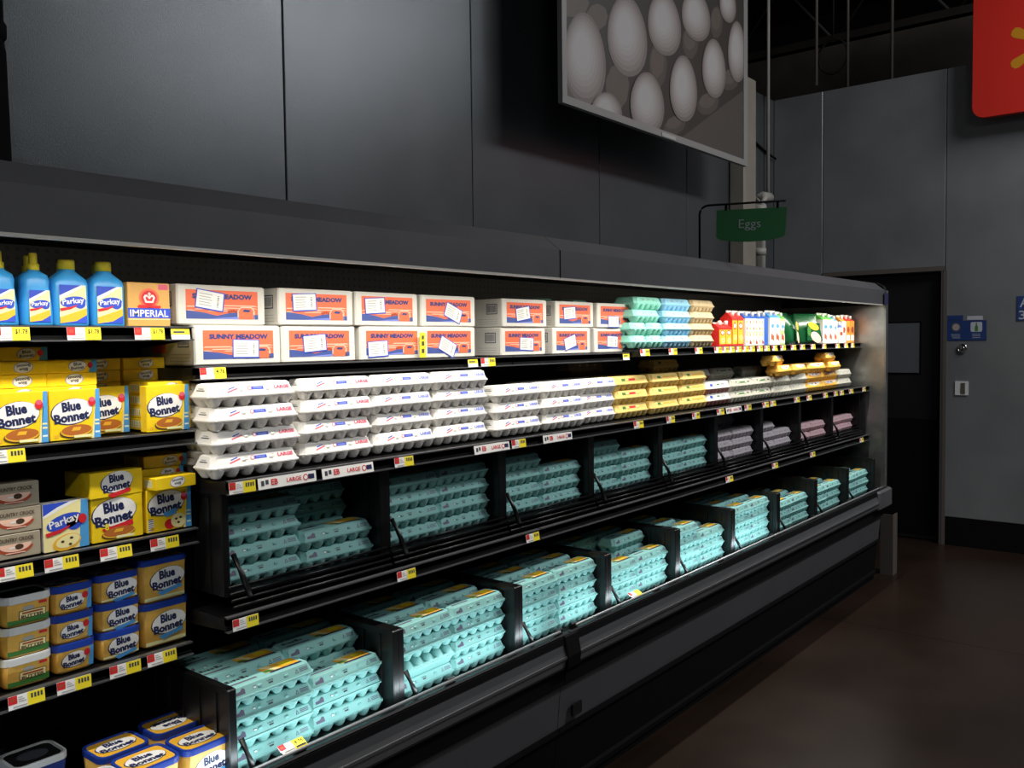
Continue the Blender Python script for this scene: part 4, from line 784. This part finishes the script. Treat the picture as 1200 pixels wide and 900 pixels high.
def clip(pts):
    for ax, lim, sg in ((0, U0, 1), (0, U1, -1), (1, V0, 1), (1, V1, -1)):
        out = []
        for i in range(len(pts)):
            a, c = pts[i], pts[(i + 1) % len(pts)]; ia, ic = (a[ax] - lim) * sg >= 0, (c[ax] - lim) * sg >= 0
            if ia: out.append(a)
            if ia != ic:
                t = (lim - a[ax]) / (c[ax] - a[ax]); out.append((a[0] + t * (c[0] - a[0]), a[1] + t * (c[1] - a[1])))
        pts = out
        if len(pts) < 3: return None
    return pts
def oval(cu, cv, a, c, mt, l, shear=-.35, n=28, eggy=0.0):
    pts = []
    for k in range(n):
        t = 2 * math.pi * k / n; x, y = a * math.cos(t), c * math.sin(t); x *= 1 - eggy * math.sin(t); pts.append((cu + x, cv + y + x * shear))
    q = clip(pts)
    if q: p.poly(q, mt, l)
p.rect(U0, V0, U1, V1, 'stone_back', 0)
p.poly([(5.554, V0), (U1, V0), (U1, 3.671)], 'stone_mid', 1)
for (cu, cv, a, c) in [(4.726, 3.311, 0.139, 0.145), (5.230, 3.561, 0.122, 0.155), (5.686, 3.830, 0.123, 0.127), (6.090, 4.065, 0.106, 0.119), (4.229, 3.153, 0.110, 0.064), (6.322, 3.704, 0.160, 0.082), (5.954, 3.453, 0.177, 0.080), (5.455, 3.206, 0.156, 0.062), (4.256, 3.678, 0.167, 0.077), (4.505, 3.672, 0.119, 0.077), (4.361, 4.120, 0.257, 0.154), (5.002, 4.312, 0.257, 0.154)]:
    oval(cu, cv, a, c, 'stone_mid' if cu > 4.75 else 'stone_tan', 2, .3, 9); oval(cu - .01, cv + .02, a * .75, c * .7, 'stone_tan', 3, .3, 8)
ti = 0
for (cu, cv, a, c) in [(4.374, 3.399, 0.222, 0.271), (4.850, 3.648, 0.239, 0.255), (5.319, 3.847, 0.226, 0.212), (5.769, 4.024, 0.218, 0.180), (6.276, 4.248, 0.142, 0.141), (6.436, 3.937, 0.164, 0.235), (6.044, 3.722, 0.192, 0.218), (5.576, 3.479, 0.199, 0.231), (5.084, 3.281, 0.218, 0.205), (4.598, 3.140, 0.173, 0.115), (4.489, 4.017, 0.218, 0.244), (5.130, 4.274, 0.218, 0.244), (5.708, 4.530, 0.205, 0.218)]:
    a *= .99; c *= .97; sh = .12
    for q in range(7):
        f = q / 6; oval(cu - a * .16 * f, cv + c * .14 * f, a * (1 - .62 * f), c * (1 - .6 * f), f'egg_{q}', 4 + ti * .25, sh, 28, .10); ti += 1
part('egg_picture', p, b)
part('hanger_cord', MB().tube([(x0 + .2, 0, z1), (x0 + .2, 0, 6.4)], .004, 'dark_steel', 6), b); part('hanger_cord', MB().tube([(x1 - .2, 0, z1), (x1 - .2, 0, 6.4)], .004, 'dark_steel', 6), b)
# red sign with spark emblem
r = thing('red_sign', (7.95, 0, 0), 'red sign with rounded corners and yellow spark emblem high on the right wall', 'sign')
def yz_plate(y0, y1, z0, z1, rad, xa, xb, mt):
    pts = [(y, z) for y, z, _ in rsec((y0 + y1) / 2, (z0 + z1) / 2, (y1 - y0) / 2, (z1 - z0) / 2, 0, rad, 5)]
    return MB().prism(pts, xa, xb, mt)
part('sign_panel', yz_plate(.28, 1.608, 3.487, 4.98, .09, -.04, .03, 'sign_red'), r)
p = MB().frame((-.04, 1.10, 3.98), (0, -1, 0), (0, 0, 1))
for k in range(6):
    a = math.radians(30 + 60 * k); c, s = math.cos(a), math.sin(a); pts = [(.10, -.022), (.235, -.04), (.262, -.03), (.272, 0), (.262, .03), (.235, .04), (.10, .022)]
    p.poly([(x * c - y * s, x * s + y * c) for x, y in pts], 'spark_yellow', 1)
part('spark_emblem', p, r); part('sign_bracket', MB().box(.03, .125, .6, .64, 3.6, 3.64, 'dark_steel').box(.03, .125, 1.3, 1.34, 3.6, 3.64, 'dark_steel'), r)
# green blade sign on a bent rod
g = thing('aisle_sign', (4.159, 2.10, 2.158), 'small green sign reading Eggs on a black bent rod above the case', 'sign', None, math.radians(-67))
arc = [(0, 0, 0), (0, 0, .235)] + [(.045 - .045 * math.cos(t), 0, .235 + .045 * math.sin(t)) for t in (.4, .8, 1.2, math.pi / 2)] + [(.42, 0, .284)]
part('bent_rod', MB().tube(arc, .0055, 'rubber_black', 8).box(-.03, .02, -.015, .015, 0, .004, 'rubber_black'), g)
pts = [(.085, .252), (.425, .252), (.418, .118)] + [(.25 + .168 * math.cos(t), .118 - .03 * math.sin(t)) for t in [math.pi * k / 10 for k in range(1, 10)]] + [(.082, .118)]
pl = MB().frame((0, .003, 0), (1, 0, 0), (0, 0, 1)); n = len(pts)
bl = MB(); bl.add([(x, -.003, z) for x, z in pts] + [(x, .003, z) for x, z in pts], [tuple(range(n))[::-1] if False else tuple(reversed(range(n)))[::-1], tuple(range(n, 2 * n))] + [(i, n + i, n + (i + 1) % n, (i + 1) % n) for i in range(n)], 'sign_green')
part('sign_board', bl, g)
part('sign_clip', MB().box(.125, .137, -.005, .005, .25, .284, 'rubber_black'), g); part('sign_clip', MB().box(.375, .387, -.005, .005, .25, .284, 'rubber_black'), g)
pr = MB().frame((0, -.003, 0), (1, 0, 0), (0, 0, 1)); pr.text('Eggs', .247, .172, .105, .056, 'notice_white', 1, 0, -.008); part('sign_lettering', pr, g)
# cream column and white pipes behind the case
tag(part('column', MB().cbox(7.10, 7.34, 3.17, 3.31, 0, 3.965, .012, 'column_cream'), None), 'cream painted square column standing against the panel wall', 'column')
pp = thing('drain_pipe', (0, 0, 0), 'white plastic drain pipe with elbow behind the green sign', 'pipe')
part('pipe_run', MB().tube([(7.6, 3.25, 2.02), (7.6, 3.25, 2.95), (7.615, 3.25, 3.0), (7.66, 3.25, 3.02), (7.80, 3.25, 3.03)], .05, 'pipe_white', 12), pp)
part('pipe_collar', MB().tube([(7.6, 3.25, 2.50), (7.6, 3.25, 2.56)], .058, 'pipe_white', 12), pp); part('pipe_collar', MB().tube([(7.6, 3.25, 2.86), (7.6, 3.25, 2.94)], .058, 'pipe_white', 12), pp)
part('pipe_strap', MB().box(7.42, 7.66, 3.18, 3.31, 2.32, 2.345, 'rubber_black'), pp)
tag(part('conduit', MB().tube([(7.83, 3.27, 3.0), (7.83, 3.27, 6.38)], .015, 'pipe_white', 10), None), 'thin white vertical pipe in the wall corner above the elbow', 'pipe')
tag(part('wall_cable', MB().tube([(7.40, 3.30, 2.2), (7.40, 3.30, 3.9)], .008, 'rubber_black', 6).tube([(7.40, 3.30, 3.55), (7.9, 3.30, 3.45), (8.03, 3.28, 3.42)], .01, 'rubber_black', 6), None), 'thin black cable running up the wall beside the cream column', 'cable')
tag(part('wall_post', MB().loft([csec(1.12, 1.302, 3.16, 3.31, 2.0, .01), csec(1.12, 1.292, 3.16, 3.31, 2.74, .01), csec(1.12, 1.286, 3.16, 3.31, 2.78, .02)], 'rubber_black').lathe([(.02, 2.77), (.035, 2.79), (.035, 2.83), (.02, 2.85)], 1.272, 3.2, 'rubber_black', 10).tube([(1.272, 3.2, 2.84), (1.27, 3.25, 3.96)], .005, 'rubber_black', 6), None), 'black post with knob and cable at the far left of the wall', 'post')
# fittings on the right wall
n_ = thing('blue_notice', (XW, 0, 0), 'blue notice with two round pictures beside the dark doorway', 'sign')
part('notice_sheet', MB().box(-.004, 0, 1.515, 1.811, 1.722, 1.885, 'sign_blue').box(-.004, 0, 1.69, 1.811, 1.89, 1.93, 'sign_blue').box(-.0035, 0, 1.545, 1.66, 1.89, 1.922, 'notice_white'), n_)
p = MB().frame((-.004, 1.663, 1.80), (0, -1, 0), (0, 0, 1)); p.ell(-.08, .03, .033, .036, 'stone_tan', 1); p.ell(-.08, .03, .024, .027, 'egg_shade', 2); p.poly(rs2(.045, .04, .012), 'notice_white', 1)
p2 = MB().frame((-.004, 1.59, 1.832), (0, -1, 0), (0, 0, 1)); p2.poly(rs2(.043, .04, .012), 'notice_white', 1); p2.poly([(-.012, -.036), (.012, -.036), (.012, .0), (.005, .015), (.005, .034), (-.005, .034), (-.005, .015), (-.012, .0)], 'ink_green', 2)
for q in range(3): p2.rect(-.03, -.062 - .014 * q, .03, -.058 - .014 * q, 'notice_white', 1); p2.rect(-.19 + .005 * q, -.062 - .014 * q, -.12, -.058 - .014 * q, 'notice_white', 1)
p3 = MB().frame((-.004, 1.743, 1.832), (0, -1, 0), (0, 0, 1)); p3.ell(0, 0, .035, .037, 'stone_tan', 1); p3.ell(0, 0, .026, .027, 'egg_shade', 2)
part('notice_print', p2, n_); part('notice_print', p3, n_)
a_ = thing('aisle_plate', (XW, 0, 0), 'blue plate with white A and 3 at the right picture edge', 'sign')
part('plate', MB().box(-.006, 0, 1.02, 1.30, 1.875, 2.07, 'sign_blue'), a_); p = MB().frame((-.006, 1.20, 1.97), (0, -1, 0), (0, 0, 1)); p.text('A', -.045, .05, .07, .075, 'notice_white', 1, 0, .01); p.text('3', -.06, -.05, .05, .07, 'notice_white', 1, 0, .01); part('lettering', p, a_)
def xring(y, z, r0, mt): return MB().loft([[(x, y + rr * math.cos(-t * math.pi / 10), z + rr * math.sin(-t * math.pi / 10)) for t in range(20)][::-1] for x, rr in ((0, r0), (-.012, r0), (-.016, r0 * .85), (-.010, r0 * .7), (-.008, r0 * .4), (-.014, r0 * .3))], mt, True)
k_ = thing('round_lock', (XW, 0, 0), 'round chrome lock below the blue notice', 'lock'); part('lock_ring', xring(1.694, 1.655, .04, 'chrome'), k_)
s_ = thing('switch_plate', (XW, 0, 0), 'small metal switch plate on the right wall under the round lock', 'switch')
part('plate', MB().box(-.008, 0, 1.645, 1.745, 1.268, 1.383, 'lid_white'), s_); part('switch_recess', MB().box(-.012, -.008, 1.668, 1.70, 1.28, 1.37, 'guard_grey'), s_)
t_ = thing('corner_guard', (0, 0, 0), 'short grey metal corner guard standing on the floor at the case end', 'guard')
part('guard_plate', MB().box(6.79, 6.797, 1.875, 1.965, 0, .45, 'guard_grey'), t_); part('guard_return', MB().box(6.797, 6.90, 1.875, 1.882, 0, .45, 'guard_grey'), t_)
